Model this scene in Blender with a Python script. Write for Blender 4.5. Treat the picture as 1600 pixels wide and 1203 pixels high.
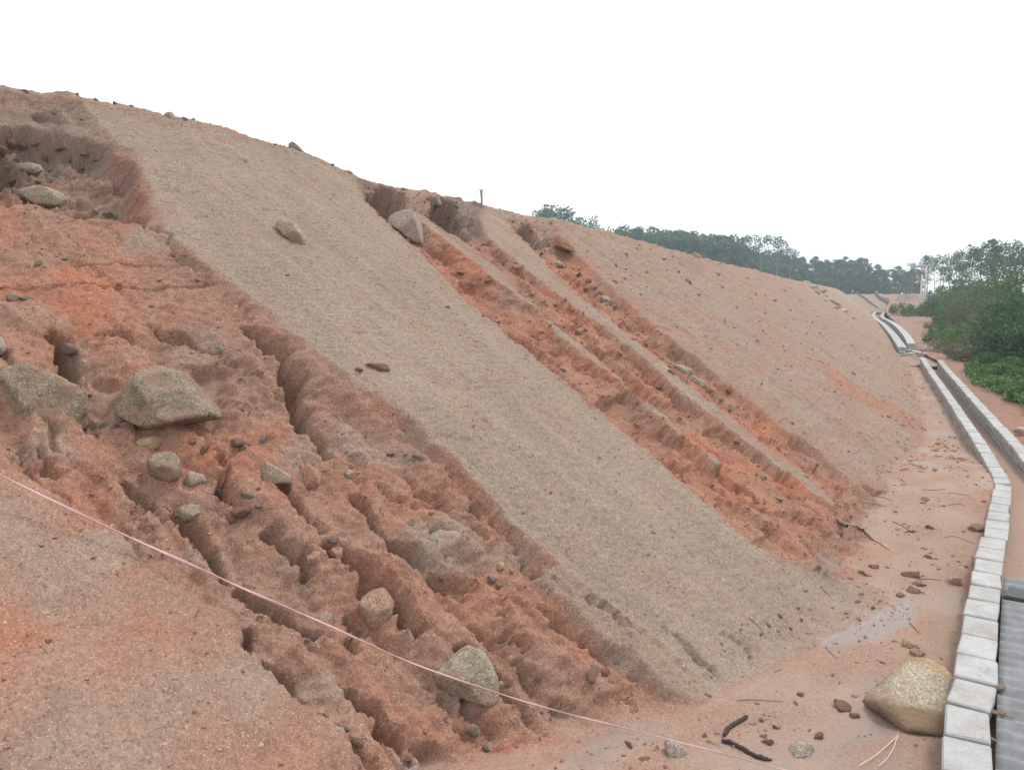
import bpy, bmesh, math, random
import numpy as np
from mathutils import Vector, Matrix

# ------------------------------------------------------------------ scene, camera, light
scn = bpy.context.scene
for o in list(bpy.data.objects): bpy.data.objects.remove(o)
R = math.radians
COL = scn.collection

FPX = 1200.0                       # focal length in photo pixels (photo 1600 x 1203)
YAW, PITCH, CAMH = R(29.2), R(6.7), 3.0
cam_d = bpy.data.cameras.new('camera'); cam = bpy.data.objects.new('camera', cam_d); COL.objects.link(cam)
cam_d.sensor_width = 36; cam_d.lens = 36 * FPX / 1600; cam_d.clip_start = 0.05; cam_d.clip_end = 3000
cam.location = (0, 0, CAMH); cam.rotation_euler = (math.pi/2 - PITCH, 0, YAW)
scn.camera = cam
scn.render.resolution_x, scn.render.resolution_y = 1024, 769

SUN_EL, SUN_AZ = R(58), R(35)      # azimuth measured from +Y towards +X
w = bpy.data.worlds.new('World'); scn.world = w; w.use_nodes = True
nt = w.node_tree; nt.nodes.clear()
out = nt.nodes.new('ShaderNodeOutputWorld'); bg = nt.nodes.new('ShaderNodeBackground')
sky = nt.nodes.new('ShaderNodeTexSky'); sky.sky_type = 'NISHITA'; sky.sun_disc = False
sky.sun_elevation = SUN_EL; sky.sun_rotation = SUN_AZ; sky.dust_density = 6; sky.air_density = 1.0
mixw = nt.nodes.new('ShaderNodeMix'); mixw.data_type = 'RGBA'; mixw.inputs[0].default_value = 0.90
mixw.inputs[7].default_value = (11.2, 11.35, 11.6, 1)     # even bright cloud cover
nt.links.new(sky.outputs[0], mixw.inputs[6]); nt.links.new(mixw.outputs[2], bg.inputs[0])
bg.inputs[1].default_value = 0.10
nt.links.new(bg.outputs[0], out.inputs[0])

sd_ = bpy.data.lights.new('sun', 'SUN'); sun = bpy.data.objects.new('sun', sd_); COL.objects.link(sun)
sd_.energy = 1.5; sd_.angle = R(12); sd_.color = (1.0, 0.965, 0.92)
sun.rotation_euler = (math.pi/2 - SUN_EL, 0, math.pi - SUN_AZ)

vs = scn.view_settings; vs.view_transform = 'Standard'; vs.look = 'None'; vs.exposure = 0.42; vs.gamma = 1.0
vs.use_curve_mapping = False
try:
    scn.cycles.max_bounces = 6; scn.cycles.volume_bounces = 1; scn.cycles.diffuse_bounces = 2
    scn.cycles.transparent_max_bounces = 6
except Exception: pass

# ------------------------------------------------------------------ helpers
C0 = np.array([0, 0, CAMH])
FW = np.array([-math.sin(YAW)*math.cos(PITCH), math.cos(YAW)*math.cos(PITCH), -math.sin(PITCH)])
RT = np.array([math.cos(YAW), math.sin(YAW), 0.0])
UP = np.cross(RT, FW)

def ray(px, py):
    """direction with unit depth through a photo pixel"""
    return FW + RT*((px-800)/FPX) + UP*((601.5-py)/FPX)

def onz(px, py, z):
    d = ray(px, py); t = (z-CAMH)/d[2]
    return C0 + d*t

def perlin(x, y, seed=0):
    x = np.asarray(x, dtype=np.float64); y = np.asarray(y, dtype=np.float64)
    xi = np.floor(x).astype(np.int64); yi = np.floor(y).astype(np.int64)
    xf = x-xi; yf = y-yi
    u = xf*xf*xf*(xf*(xf*6-15)+10); v = yf*yf*yf*(yf*(yf*6-15)+10)
    def g(ix, iy, fx, fy):
        h = (ix*374761393 + iy*668265263 + seed*974634777) & 0xffffffff
        h = ((h ^ (h >> 13))*1274126177) & 0xffffffff
        h = (h ^ (h >> 16)) & 255
        return GX[h]*fx + GY[h]*fy
    a = g(xi, yi, xf, yf); b = g(xi+1, yi, xf-1, yf)
    c = g(xi, yi+1, xf, yf-1); d = g(xi+1, yi+1, xf-1, yf-1)
    ab = a+(b-a)*u
    return 1.45*(ab + (c+(d-c)*u-ab)*v)
_ang = np.arange(256)*(2*math.pi/256); GX = np.cos(_ang); GY = np.sin(_ang)

def fbm(x, y, o=3, seed=0, gain=0.5, lac=2.03):
    s = 0; a = 1.0
    for i in range(o):
        s = s + a*perlin(x, y, seed+i*17); x = x*lac+3.1; y = y*lac-1.7; a *= gain
    return s
def ridged(x, y, o=3, seed=0, gain=0.5):
    s = 0; a = 1.0
    for i in range(o):
        s = s + a*(1-2.2*np.abs(perlin(x, y, seed+i*13))); x = x*2.1+5.3; y = y*2.1-2.2; a *= gain
    return s
def sstep(e0, e1, x):
    t = np.clip((x-e0)/(e1-e0), 0, 1); return t*t*(3-2*t)
def noise3(p, f, seed=0):
    return (perlin(p[:,0]*f+11, p[:,1]*f-p[:,2]*f*.3, seed)+perlin(p[:,1]*f-7, p[:,2]*f+p[:,0]*f*.3, seed+5)+perlin(p[:,2]*f+3, p[:,0]*f-p[:,1]*f*.3, seed+9))*.6

def np_mesh(name, V, F, smooth=True):
    """V (n,3), F (m,k) all faces of k corners"""
    me = bpy.data.meshes.new(name)
    V = np.ascontiguousarray(V, dtype=np.float32); F = np.ascontiguousarray(F, dtype=np.int32)
    n, k = F.shape
    me.vertices.add(len(V)); me.vertices.foreach_set('co', V.ravel())
    me.loops.add(n*k); me.loops.foreach_set('vertex_index', F.ravel())
    me.polygons.add(n); me.polygons.foreach_set('loop_start', np.arange(0, n*k, k, dtype=np.int32))
    me.update(calc_edges=True)
    me.polygons.foreach_set('use_smooth', np.full(n, smooth, dtype=bool))
    me.validate()
    return me
def link(name, me, mat=None, parent=None, loc=None):
    o = bpy.data.objects.new(name, me); COL.objects.link(o)
    if mat is not None and me is not None and not me.materials: me.materials.append(mat)
    if parent is not None: o.parent = parent
    if loc is not None: o.location = loc
    return o
def tag(o, label=None, cat=None, group=None, kind=None):
    if label: o['label'] = label
    if cat: o['category'] = cat
    if group: o['group'] = group
    if kind: o['kind'] = kind
    return o
_ones = 'zeroth first second third fourth fifth sixth seventh eighth ninth tenth eleventh twelfth thirteenth fourteenth fifteenth sixteenth seventeenth eighteenth nineteenth'.split()
def ordinal(n):
    if n < 20: return _ones[n]
    t = {2: 'twent', 3: 'thirt', 4: 'fort', 5: 'fift'}[n//10]
    return t+'ieth' if n % 10 == 0 else t+'y-'+_ones[n % 10]
def ranked(xs):
    """for each x its place counted from the left"""
    o = sorted(range(len(xs)), key=lambda i: xs[i]); r = [0]*len(xs)
    for k, i in enumerate(o): r[i] = k+1
    return [('leftmost' if k == 1 else 'rightmost' if k == len(xs) else ordinal(k)+' from the left') for k in r]
def empty(name, loc, rz=0):
    o = bpy.data.objects.new(name, None); COL.objects.link(o); o.location = loc; o.rotation_euler = (0, 0, rz)
    o.empty_display_size = .1
    return o
def copy_tree(o, parent=None):
    c = o.copy(); COL.objects.link(c)
    if parent is not None: c.parent = parent
    for ch in list(o.children): copy_tree(ch, c)
    return c
def grid_faces(nu, nv):
    i = np.arange(nu-1)[:, None]*nv + np.arange(nv-1)[None, :]
    i = i.ravel()
    return np.stack([i, i+nv, i+nv+1, i+1], 1)

def tube_arrays(pts, rad, seg=6, flat=None, twist=0.0):
    pts = np.asarray(pts, float); n = len(pts)
    rad = np.broadcast_to(np.asarray(rad, float), (n,))
    tn = np.gradient(pts, axis=0); tn /= np.linalg.norm(tn, axis=1)[:, None]+1e-9
    ref = np.array([0, 0, 1.0]) if abs(tn[:, 2]).mean() < .8 else np.array([1.0, 0, 0])
    b1 = np.cross(tn, ref); b1 /= np.linalg.norm(b1, axis=1)[:, None]+1e-9
    b2 = np.cross(tn, b1)
    V = []
    for k in range(seg):
        a = 2*math.pi*k/seg
        c, s = math.cos(a), math.sin(a)*(flat if flat else 1)
        tw = twist*np.arange(n)
        ct, st = np.cos(tw), np.sin(tw)
        V.append(pts + (b1*((c*ct-s*st)*rad)[:, None] + b2*((c*st+s*ct)*rad)[:, None]))
    V = np.stack(V, 1).reshape(-1, 3)
    F = []
    for i in range(n-1):
        for k in range(seg):
            k2 = (k+1) % seg
            F.append((i*seg+k, i*seg+k2, (i+1)*seg+k2, (i+1)*seg+k))
    c0 = len(V); V = np.vstack([V, pts[:1], pts[-1:]])
    for k in range(seg):
        k2 = (k+1) % seg
        F.append((c0, k2, k, c0)); F.append((c0+1, (n-1)*seg+k, (n-1)*seg+k2, c0+1))
    return V, np.array(F)
def poly_mesh(name, V, F, smooth=True):
    me = bpy.data.meshes.new(name)
    F2 = []
    for f in F:
        g = []
        for i in f:
            if int(i) not in g: g.append(int(i))
        if len(g) > 2: F2.append(g)
    me.from_pydata([tuple(map(float, v)) for v in V], [], F2)
    me.polygons.foreach_set('use_smooth', np.full(len(me.polygons), smooth, dtype=bool)); me.update()
    return me
def tubes_mesh(name, lst, seg=6, **kw):
    VV, FF, k = [], [], 0
    for pts, rad in lst:
        V, F = tube_arrays(pts, rad, seg, **kw); VV.append(V); FF.append(F+k); k += len(V)
    return poly_mesh(name, np.vstack(VV), np.vstack(FF))
def spline(pts, n):
    """Catmull-Rom through pts"""
    P = np.asarray(pts, float); m = len(P)
    P2 = np.vstack([2*P[0]-P[1], P, 2*P[-1]-P[-2]])
    t = np.linspace(0, m-1-1e-6, n); i = t.astype(int); u = (t-i)[:, None]
    a, b, c, d = P2[i], P2[i+1], P2[i+2], P2[i+3]
    return .5*((2*b)+(c-a)*u+(2*a-5*b+4*c-d)*u*u+(3*b-a-3*c+d)*u**3)

# ------------------------------------------------------------------ materials
def newmat(name):
    m = bpy.data.materials.new(name); m.use_nodes = True
    t = m.node_tree; b = t.nodes['Principled BSDF']
    b.inputs['Specular IOR Level'].default_value = .25
    return m, t, b
class NB:
    def __init__(s, t): s.t = t
    def n(s, typ, **kw):
        x = s.t.nodes.new(typ)
        for k, v in kw.items(): setattr(x, k, v)
        return x
    def L(s, a, b): s.t.links.new(a, b)
    def coord(s, scale=(1, 1, 1), kind='Object'):
        tc = s.n('ShaderNodeTexCoord'); mp = s.n('ShaderNodeMapping'); mp.inputs['Scale'].default_value = scale
        s.L(tc.outputs[kind], mp.inputs[0]); return mp.outputs[0]
    def pos(s, scale=(1, 1, 1)):
        g = s.n('ShaderNodeNewGeometry'); mp = s.n('ShaderNodeMapping'); mp.inputs['Scale'].default_value = scale
        s.L(g.outputs['Position'], mp.inputs[0]); return mp.outputs[0]
    def noise(s, vec, scale, detail=4, rough=.55, dist=0):
        x = s.n('ShaderNodeTexNoise'); s.L(vec, x.inputs['Vector']); x.inputs['Scale'].default_value = scale
        x.inputs['Detail'].default_value = detail; x.inputs['Roughness'].default_value = rough
        x.inputs['Distortion'].default_value = dist
        return x.outputs[0]
    def vor(s, vec, scale, out='Color', feature='F1'):
        x = s.n('ShaderNodeTexVoronoi', feature=feature); s.L(vec, x.inputs['Vector']); x.inputs['Scale'].default_value = scale
        return x.outputs[out]
    def ramp(s, f, stops):
        x = s.n('ShaderNodeValToRGB'); cr = x.color_ramp
        while len(cr.elements) < len(stops): cr.elements.new(.5)
        for e, (p, c) in zip(cr.elements, stops):
            e.position = p; e.color = (c, c, c, 1) if not hasattr(c, '__len__') else (*c, 1)
        s.L(f, x.inputs[0]); return x.outputs[0]
    def mix(s, f, a, b, blend='MIX'):
        x = s.n('ShaderNodeMix', data_type='RGBA', blend_type=blend)
        for sock, v in ((x.inputs[0], f), (x.inputs[6], a), (x.inputs[7], b)):
            if isinstance(v, (int, float)): sock.default_value = v
            elif isinstance(v, tuple): sock.default_value = (*v, 1)
            else: s.L(v, sock)
        return x.outputs[2]
    def math(s, op, a, b=None, clamp=False):
        x = s.n('ShaderNodeMath', operation=op, use_clamp=clamp)
        for sock, v in zip(x.inputs, (a, b)):
            if v is None: continue
            if isinstance(v, (int, float)): sock.default_value = v
            else: s.L(v, sock)
        return x.outputs[0]
    def bump(s, h, strength, dist, normal=None):
        x = s.n('ShaderNodeBump'); x.inputs['Strength'].default_value = strength; x.inputs['Distance'].default_value = dist
        s.L(h, x.inputs['Height'])
        if normal is not None: s.L(normal, x.inputs['Normal'])
        return x.outputs[0]

def soil_material():
    m, t, b = newmat('soil'); q = NB(t); P = q.pos()
    at = q.n('ShaderNodeAttribute', attribute_name='soil')
    sep = q.n('ShaderNodeSeparateColor'); q.L(at.outputs['Color'], sep.inputs[0])
    Rr, G, B, A = sep.outputs[0], sep.outputs[1], sep.outputs[2], at.outputs['Alpha']
    wet = q.n('ShaderNodeAttribute', attribute_name='wet').outputs['Fac']
    n1 = q.noise(P, 1.1, 5, .6, .4); n2 = q.noise(P, 6, 6, .62); n3 = q.noise(P, 30, 5, .65)
    strk = q.noise(q.pos((.35, 4.0, .35)), 1.0, 6, .65, .3)
    # soil colours
    red = q.mix(G, (.350, .186, .124), (.445, .158, .080))
    red = q.mix(q.ramp(n1, [(.35, 0), (.7, 1)]), red, (.30, .175, .125))
    red = q.mix(q.math('MULTIPLY', q.ramp(n2, [(.5, 0), (.72, 1)]), .55), red, (.41, .255, .19))
    red = q.mix(q.math('MULTIPLY', q.ramp(n2, [(.28, 1), (.45, 0)]), .6), red, (.22, .098, .064))
    cr = q.mix(q.ramp(strk, [(.35, 0), (.68, 1)]), (.350, .272, .212), (.268, .208, .164))
    cr = q.mix(q.math('MULTIPLY', q.ramp(n1, [(.45, 0), (.7, 1)]), .55), cr, (.375, .285, .212))
    cr = q.mix(q.math('MULTIPLY', q.ramp(q.noise(P, 2.6, 5, .62), [(.52, 0), (.72, 1)]), .4), cr, (.365, .245, .178))
    col = q.mix(Rr, red, cr)
    silt = q.mix(n2, (.355, .240, .178), (.295, .212, .162))
    col = q.mix(B, col, silt)
    col = q.mix(A, col, q.mix(n2, (.115, .085, .068), (.21, .165, .13)))
    # grains
    g1 = q.vor(P, 75); gs = q.n('ShaderNodeSeparateColor'); q.L(g1, gs.inputs[0])
    g2 = q.vor(P, 150); gs2 = q.n('ShaderNodeSeparateColor'); q.L(g2, gs2.inputs[0])
    gv = q.math('ADD', q.math('MULTIPLY', gs.outputs[0], .55), q.math('MULTIPLY', gs2.outputs[1], .45))
    gr = q.ramp(gv, [(0, .62), (.3, .86), (.6, 1.0), (.85, 1.15), (1, 1.36)])
    gf = q.math('SUBTRACT', 1.0, q.math('MULTIPLY', B, .55))
    colg = q.mix(gf, col, q.mix(1.0, col, gr, 'MULTIPLY'))
    n3r = q.ramp(n3, [(.3, .84), (.7, 1.14)])
    colg = q.mix(.8, colg, q.mix(1.0, colg, n3r, 'MULTIPLY'))
    spk = q.math('MULTIPLY', q.ramp(gs2.outputs[0], [(.955, 0), (.975, 1)]), gf)
    colg = q.mix(q.math('MULTIPLY', spk, .42), colg, (.62, .56, .49))
    dk = q.math('MULTIPLY', q.ramp(gs.outputs[2], [(.955, 0), (.97, 1)]), gf)
    colg = q.mix(q.math('MULTIPLY', dk, .55), colg, (.12, .085, .065))
    colw = q.mix(q.math('MULTIPLY', q.ramp(wet, [(.2, .12), (.9, .85)]), 1.0), colg, q.mix(.72, colg, (.135, .125, .125)))
    q.L(colw, b.inputs['Base Color'])
    rg = q.math('SUBTRACT', .93, q.math('MULTIPLY', wet, .66)); q.L(rg, b.inputs['Roughness']); q.L(q.math('ADD', .2, q.math('MULTIPLY', wet, .45)), b.inputs['Specular IOR Level'])
    h = q.math('ADD', q.math('MULTIPLY', n3, .55), q.math('MULTIPLY', gv, .38))
    h = q.math('ADD', h, q.math('MULTIPLY', q.noise(P, 90, 3, .6), .25))
    bm = q.n('ShaderNodeBump'); bm.inputs['Distance'].default_value = .024
    q.L(h, bm.inputs['Height'])
    q.L(q.math('SUBTRACT', .85, q.math('ADD', q.math('MULTIPLY', B, .45), q.math('MULTIPLY', wet, .3)), True), bm.inputs['Strength'])
    q.L(bm.outputs[0], b.inputs['Normal'])
    return m

def rock_material(name, c1, c2, c3, stain=None, sc=1.0, soil_line=None):
    m, t, b = newmat(name); q = NB(t); P = q.coord()
    n1 = q.noise(P, 5*sc, 5, .6, .3); n2 = q.noise(P, 22*sc, 6, .7); v = q.vor(P, 120*sc)
    s = q.n('ShaderNodeSeparateColor'); q.L(v, s.inputs[0])
    col = q.mix(q.ramp(n1, [(.35, 0), (.65, 1)]), c1, c2)
    col = q.mix(q.math('MULTIPLY', q.ramp(n2, [(.5, 0), (.68, 1)]), .7), col, c3)
    if stain: col = q.mix(q.math('MULTIPLY', q.ramp(q.noise(P, 3*sc, 4, .6, .6), [(.5, 0), (.66, 1)]), .75), col, stain)
    col = q.mix(.9, col, q.mix(1.0, col, q.ramp(s.outputs[0], [(0, .42), (.25, .82), (.7, 1.1), (1, 1.55)]), 'MULTIPLY'))
    crkv = q.vor(q.mix(.12, P, q.n('ShaderNodeTexNoise').outputs[1]), 7*sc, 'Distance', 'DISTANCE_TO_EDGE')
    col = q.mix(q.math('MULTIPLY', q.ramp(crkv, [(.0, 1), (.022, 0)]), .5), col, tuple(.45*x for x in c2))
    n9 = q.noise(q.pos(), 7, 6, .7, .4)
    col = q.mix(q.math('MULTIPLY', q.ramp(n9, [(.46, 0), (.62, 1)]), .75), col, (.35, .225, .16))
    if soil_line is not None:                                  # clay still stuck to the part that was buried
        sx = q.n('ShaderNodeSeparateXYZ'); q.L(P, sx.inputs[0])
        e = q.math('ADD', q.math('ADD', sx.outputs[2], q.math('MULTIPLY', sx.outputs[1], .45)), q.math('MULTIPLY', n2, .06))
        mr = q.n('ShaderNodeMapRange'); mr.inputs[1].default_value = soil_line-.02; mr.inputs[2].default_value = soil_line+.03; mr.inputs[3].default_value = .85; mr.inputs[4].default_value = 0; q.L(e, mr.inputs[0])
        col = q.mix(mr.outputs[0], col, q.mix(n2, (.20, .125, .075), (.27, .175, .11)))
    q.L(col, b.inputs['Base Color']); b.inputs['Roughness'].default_value = .9
    hh = q.math('ADD', n2, q.math('MULTIPLY', s.outputs[0], .25))
    q.L(q.bump(hh, .9, .026/sc), b.inputs['Normal'])
    return m
def plain(name, c1, c2, scale=8, rough=.85, bump=.4, dist=.006, detail=5):
    m, t, b = newmat(name); q = NB(t); P = q.pos()
    n = q.noise(P, scale, detail, .65); n2 = q.noise(P, scale*7, 4, .7)
    col = q.mix(q.ramp(n, [(.32, 0), (.68, 1)]), c1, c2)
    col = q.mix(.6, col, q.mix(1.0, col, q.ramp(n2, [(.3, .75), (.7, 1.22)]), 'MULTIPLY'))
    q.L(col, b.inputs['Base Color']); b.inputs['Roughness'].default_value = rough
    q.L(q.bump(q.math('ADD', n, q.math('MULTIPLY', n2, .6)), bump, dist), b.inputs['Normal'])
    return m
def block_material(name, base, dirt, dirty=.5):
    m, t, b = newmat(name); q = NB(t); P = q.pos()
    oi = q.n('ShaderNodeObjectInfo')
    n = q.noise(P, 3.5, 6, .65, .3); n2 = q.noise(P, 40, 5, .7); n3 = q.noise(P, 11, 5, .7)
    col = q.mix(oi.outputs['Random'], base, tuple(c*.86 for c in base))
    col = q.mix(q.math('MULTIPLY', q.ramp(n, [(.42, 0), (.7, 1)]), dirty), col, dirt)
    col = q.mix(q.math('MULTIPLY', q.ramp(n3, [(.6, 0), (.72, 1)]), dirty), col, tuple(c*.7 for c in dirt))
    col = q.mix(.7, col, q.mix(1.0, col, q.ramp(n2, [(.3, .78), (.7, 1.15)]), 'MULTIPLY'))
    q.L(col, b.inputs['Base Color']); b.inputs['Roughness'].default_value = .85
    q.L(q.bump(q.math('ADD', n2, n3), .5, .006), b.inputs['Normal'])
    return m
def leaf_material(name, c1, c2, c3=None):
    m, t, b = newmat(name); q = NB(t)
    at = q.n('ShaderNodeAttribute', attribute_name='tone'); oi = q.n('ShaderNodeObjectInfo')
    col = q.mix(at.outputs['Fac'], c1, c2)
    col = q.mix(q.math('MULTIPLY', oi.outputs['Random'], .5), col, c3 or tuple(.8*x for x in c1))
    q.L(col, b.inputs['Base Color']); b.inputs['Roughness'].default_value = .55
    tr = q.n('ShaderNodeBsdfTranslucent'); q.L(col, tr.inputs[0]); mx = q.n('ShaderNodeMixShader'); mx.inputs[0].default_value = .3
    q.L(b.outputs[0], mx.inputs[1]); q.L(tr.outputs[0], mx.inputs[2])
    q.L(mx.outputs[0], t.nodes['Material Output'].inputs['Surface'])
    return m

M = {}
M['soil'] = soil_material()
M['granite'] = rock_material('weathered_granite', (.30, .240, .178), (.185, .143, .105), (.375, .312, .24), (.30, .19, .125))
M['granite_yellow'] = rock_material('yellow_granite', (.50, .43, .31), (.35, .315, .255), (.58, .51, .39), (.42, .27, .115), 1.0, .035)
M['granite_grey'] = rock_material('grey_granite', (.37, .33, .285), (.28, .245, .21), (.45, .41, .36), (.30, .235, .18))
M['granite_pale'] = rock_material('pale_lichen_granite', (.37, .318, .245), (.27, .225, .17), (.46, .405, .33), (.33, .22, .15))
M['clod_red'] = rock_material('red_soil_clod', (.42, .225, .15), (.35, .19, .13), (.46, .28, .21))
M['clod_brown'] = rock_material('brown_soil_clod', (.38, .245, .175), (.30, .185, .13), (.43, .30, .225))
M['clod_grey'] = rock_material('grey_soil_clod', (.36, .30, .25), (.30, .25, .21), (.42, .36, .30))
M['stone_dark'] = rock_material('dark_stone', (.16, .14, .125), (.11, .10, .09), (.22, .20, .18))
M['stone_white'] = rock_material('white_stone', (.52, .48, .42), (.44, .40, .34), (.62, .58, .52))
M['stone_tan'] = rock_material('tan_stone', (.40, .29, .16), (.33, .25, .15), (.47, .36, .24))
M['coping'] = block_material('whitish_concrete_block', (.43, .432, .43), (.28, .24, .205), .75)
M['block'] = block_material('grey_concrete_block', (.36, .352, .345), (.26, .21, .175), .6)
M['mortar'] = plain('grey_mortar', (.12, .115, .11), (.085, .08, .078), 9, .9, .6, .01)
M['sheet'] = plain('grey_fibre_cement', (.24, .245, .25), (.15, .155, .16), 4, .7, .3, .003)
M['board'] = plain('dark_board', (.075, .085, .08), (.05, .057, .055), 6, .6, .3, .003)
M['earth'] = None
M['bark'] = plain('pale_bark', (.30, .265, .225), (.19, .165, .14), 3, .85, .4, .02)
M['bark_dark'] = plain('brown_bark', (.16, .125, .095), (.10, .08, .06), 5, .85, .4, .02)
M['euc'] = leaf_material('eucalyptus_leaf', (.036, .080, .050), (.130, .205, .130))
M['leaf_dark'] = leaf_material('dark_broad_leaf', (.036, .090, .036), (.11, .20, .075))
M['leaf_mid'] = leaf_material('fresh_green_leaf', (.065, .140, .035), (.15, .27, .075))
M['leaf_olive'] = leaf_material('olive_leaf', (.095, .130, .050), (.175, .215, .090))
M['leaf_dry'] = leaf_material('dry_brush', (.12, .10, .08), (.20, .17, .13))
M['rope'] = plain('pink_twine', (.50, .30, .295), (.55, .37, .355), 30, .6, .3, .002)
M['twine_white'] = plain('white_twine', (.62, .52, .47), (.68, .60, .56), 30, .6, .3, .002)
M['root'] = plain('dark_root', (.065, .045, .042), (.035, .026, .028), 20, .8, .6, .006)
M['twig'] = plain('dry_twig', (.34, .26, .19), (.23, .17, .12), 20, .85, .3, .003)
M['concrete'] = plain('pole_concrete', (.55, .55, .54), (.46, .46, .45), 3, .8, .2, .004)
M['metal'] = plain('galvanised_steel', (.30, .31, .32), (.22, .23, .24), 5, .5, .2, .002)
M['tarp'] = plain('dark_blue_tarpaulin', (.022, .026, .05), (.035, .04, .07), 3, .5, .5, .02)
M['leaf_litter'] = plain('brown_dead_leaf', (.10, .075, .06), (.16, .12, .09), 15, .7, .4, .004)

# ------------------------------------------------------------------ base form of the cut slope
S = 0.667; KV = math.sqrt(1+S*S)
toe_px = [(640, 1330), (860, 1195), (1000, 1135), (1130, 1095), (1300, 985), (1400, 850), (1446, 740), (1448, 690), (1442, 640), (1425, 585), (1397, 533), (1372, 500), (1366, 491)]
tk = sorted([(p[1], -p[0]) for p in (onz(x, y, 0.0) for x, y in toe_px)])
tkY = np.array([-4]+[a for a, b in tk]+[170]); tkL = np.array([tk[0][1]+.2]+[b for a, b in tk]+[tk[-1][1]+2])
_Y = np.linspace(-4, 170, 1741); _L = np.interp(_Y, tkY, tkL)
_k = np.hanning(15); _k /= _k.sum(); _L = np.convolve(np.pad(_L, 7, mode='edge'), _k, 'valid')
def toe(Y): return np.interp(Y, _Y, _L)
crest_px = [(0, 125), (150, 152), (300, 185), (460, 225), (570, 278), (680, 298), (790, 325), (900, 347), (1000, 373), (1100, 402), (1240, 437), (1300, 449), (1345, 457)]
cz = []
for x, y in crest_px:
    d = ray(x, y); ts = np.geomspace(2, 200, 6000); p = C0[None]+d[None]*ts[:, None]
    f = p[:, 2]-S*(-p[:, 0]-toe(p[:, 1])); i = int(np.argmax(f < 0))
    cz.append((p[i, 1], p[i, 2]))
cz = sorted(cz); czY = np.array([-4]+[a for a, b in cz]+[170]); czZ = np.array([cz[0][1]+.1]+[b for a, b in cz]+[cz[-1][1]-.3])
_Z = np.convolve(np.pad(np.interp(_Y, czY, czZ), 7, mode='edge'), _k, 'valid')
def crestz(Y): return np.interp(Y, _Y, _Z)
def base_z(X, Y):
    lat = -X; z = S*(lat-toe(Y)); zc = crestz(Y)
    over = np.maximum(z-zc, 0)
    k = .10; zt = zc+.03*over-.0016*over*over
    z = -k*np.log(np.exp(np.clip(-z/k, -80, 80))+np.exp(np.clip(-zt/k, -80, 80)))
    k2 = .045
    z = k2*np.log1p(np.exp(np.clip(z/k2, -60, 60)))+np.where(z/k2 > 60, z-60*k2, 0)
    return z
def hitbase(px, py):
    d = ray(px, py); ts = np.geomspace(1.2, 260, 5000); p = C0[None]+d[None]*ts[:, None]
    f = p[:, 2]-base_z(p[:, 0], p[:, 1]); i = int(np.argmax(f < 0))
    if f[i] >= 0: i = len(ts)-1
    t0, t1 = ts[max(i-1, 0)], ts[i]
    for _ in range(20):
        tm = .5*(t0+t1); q = C0+d*tm
        if q[2]-base_z(q[0], q[1]) < 0: t1 = tm
        else: t0 = tm
    return C0+d*t1
def AV(px, py):
    p = hitbase(px, py); return (p[1], (-p[0]-float(toe(p[1])))*KV)
def AVs(lst): return np.array([AV(x, y) for x, y in lst])

# drain path (left wall), from photo pixels on the plane of the wall top
WT = 0.30
lw_px = [(1511, 1203), (1523, 1060), (1541, 900), (1556, 830), (1564, 780), (1566, 755), (1553, 728), (1535, 697), (1507, 655), (1480, 615), (1455, 580), (1441, 559)]
lwp = np.array([onz(x, y, WT) for x, y in lw_px]); 
lwp = np.vstack([[lwp[0][0]-.10, -2.0, WT], lwp])
def wallX(Y): return np.interp(Y, lwp[:, 1], lwp[:, 0])
rw_px = [(1715, 838), (1652, 765), (1606, 716), (1584, 690), (1560, 664), (1534, 636), (1505, 604), (1482, 579), (1468, 562)]
rwp = np.array([onz(x, y, WT) for x, y in rw_px])
print('LW', np.round(lwp, 2).tolist()); print('RW', np.round(rwp, 2).tolist())

# ------------------------------------------------------------------ slope mesh
NU, NV = 1300, 780
q0, q1 = -0.75, math.asinh(140/2.2)
qq = np.linspace(0, 1, NU); qq = q0+(q1-q0)*(qq*.86+.14*qq*qq)
Yc = 2.2*np.sinh(qq)
_fl = np.array([onz(x, y, WT) for x, y in [(1410, 546), (1404, 537), (1394, 523), (1380, 508), (1368, 499), (1364.5, 493)]])
tl = toe(Yc); wl = np.where(Yc < 37.4, -wallX(Yc)-.02, np.interp(Yc, np.r_[37.4, _fl[:, 1]], np.r_[-wallX(37.4), -_fl[:, 0]])-.05); wl = np.minimum(wl, tl-.35)
wl = np.convolve(np.pad(wl, 4, mode='edge'), np.ones(9)/9, 'valid')
cl = tl+crestz(Yc)/S
jj = np.linspace(0, 1, NV)
fr = np.interp(jj, [0, .17, .965, 1.0], [0, 1, 2, 3])
LAT = np.where(fr[None] < 1, wl[:, None]+(tl-wl)[:, None]*fr[None],
      np.where(fr[None] < 2, tl[:, None]+(cl-tl)[:, None]*(fr[None]-1), cl[:, None]+7.0*(fr[None]-2)**1.6))
YY = np.repeat(Yc[:, None], NV, 1)
a_ = YY.ravel(); lat_ = LAT.ravel(); v_ = (lat_-toe(a_))*KV
vc_ = (crestz(a_)/S)*KV                       # v of the crest
z0 = base_z(-lat_, a_)
dist_ = np.sqrt(a_**2+lat_**2+4)

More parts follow.
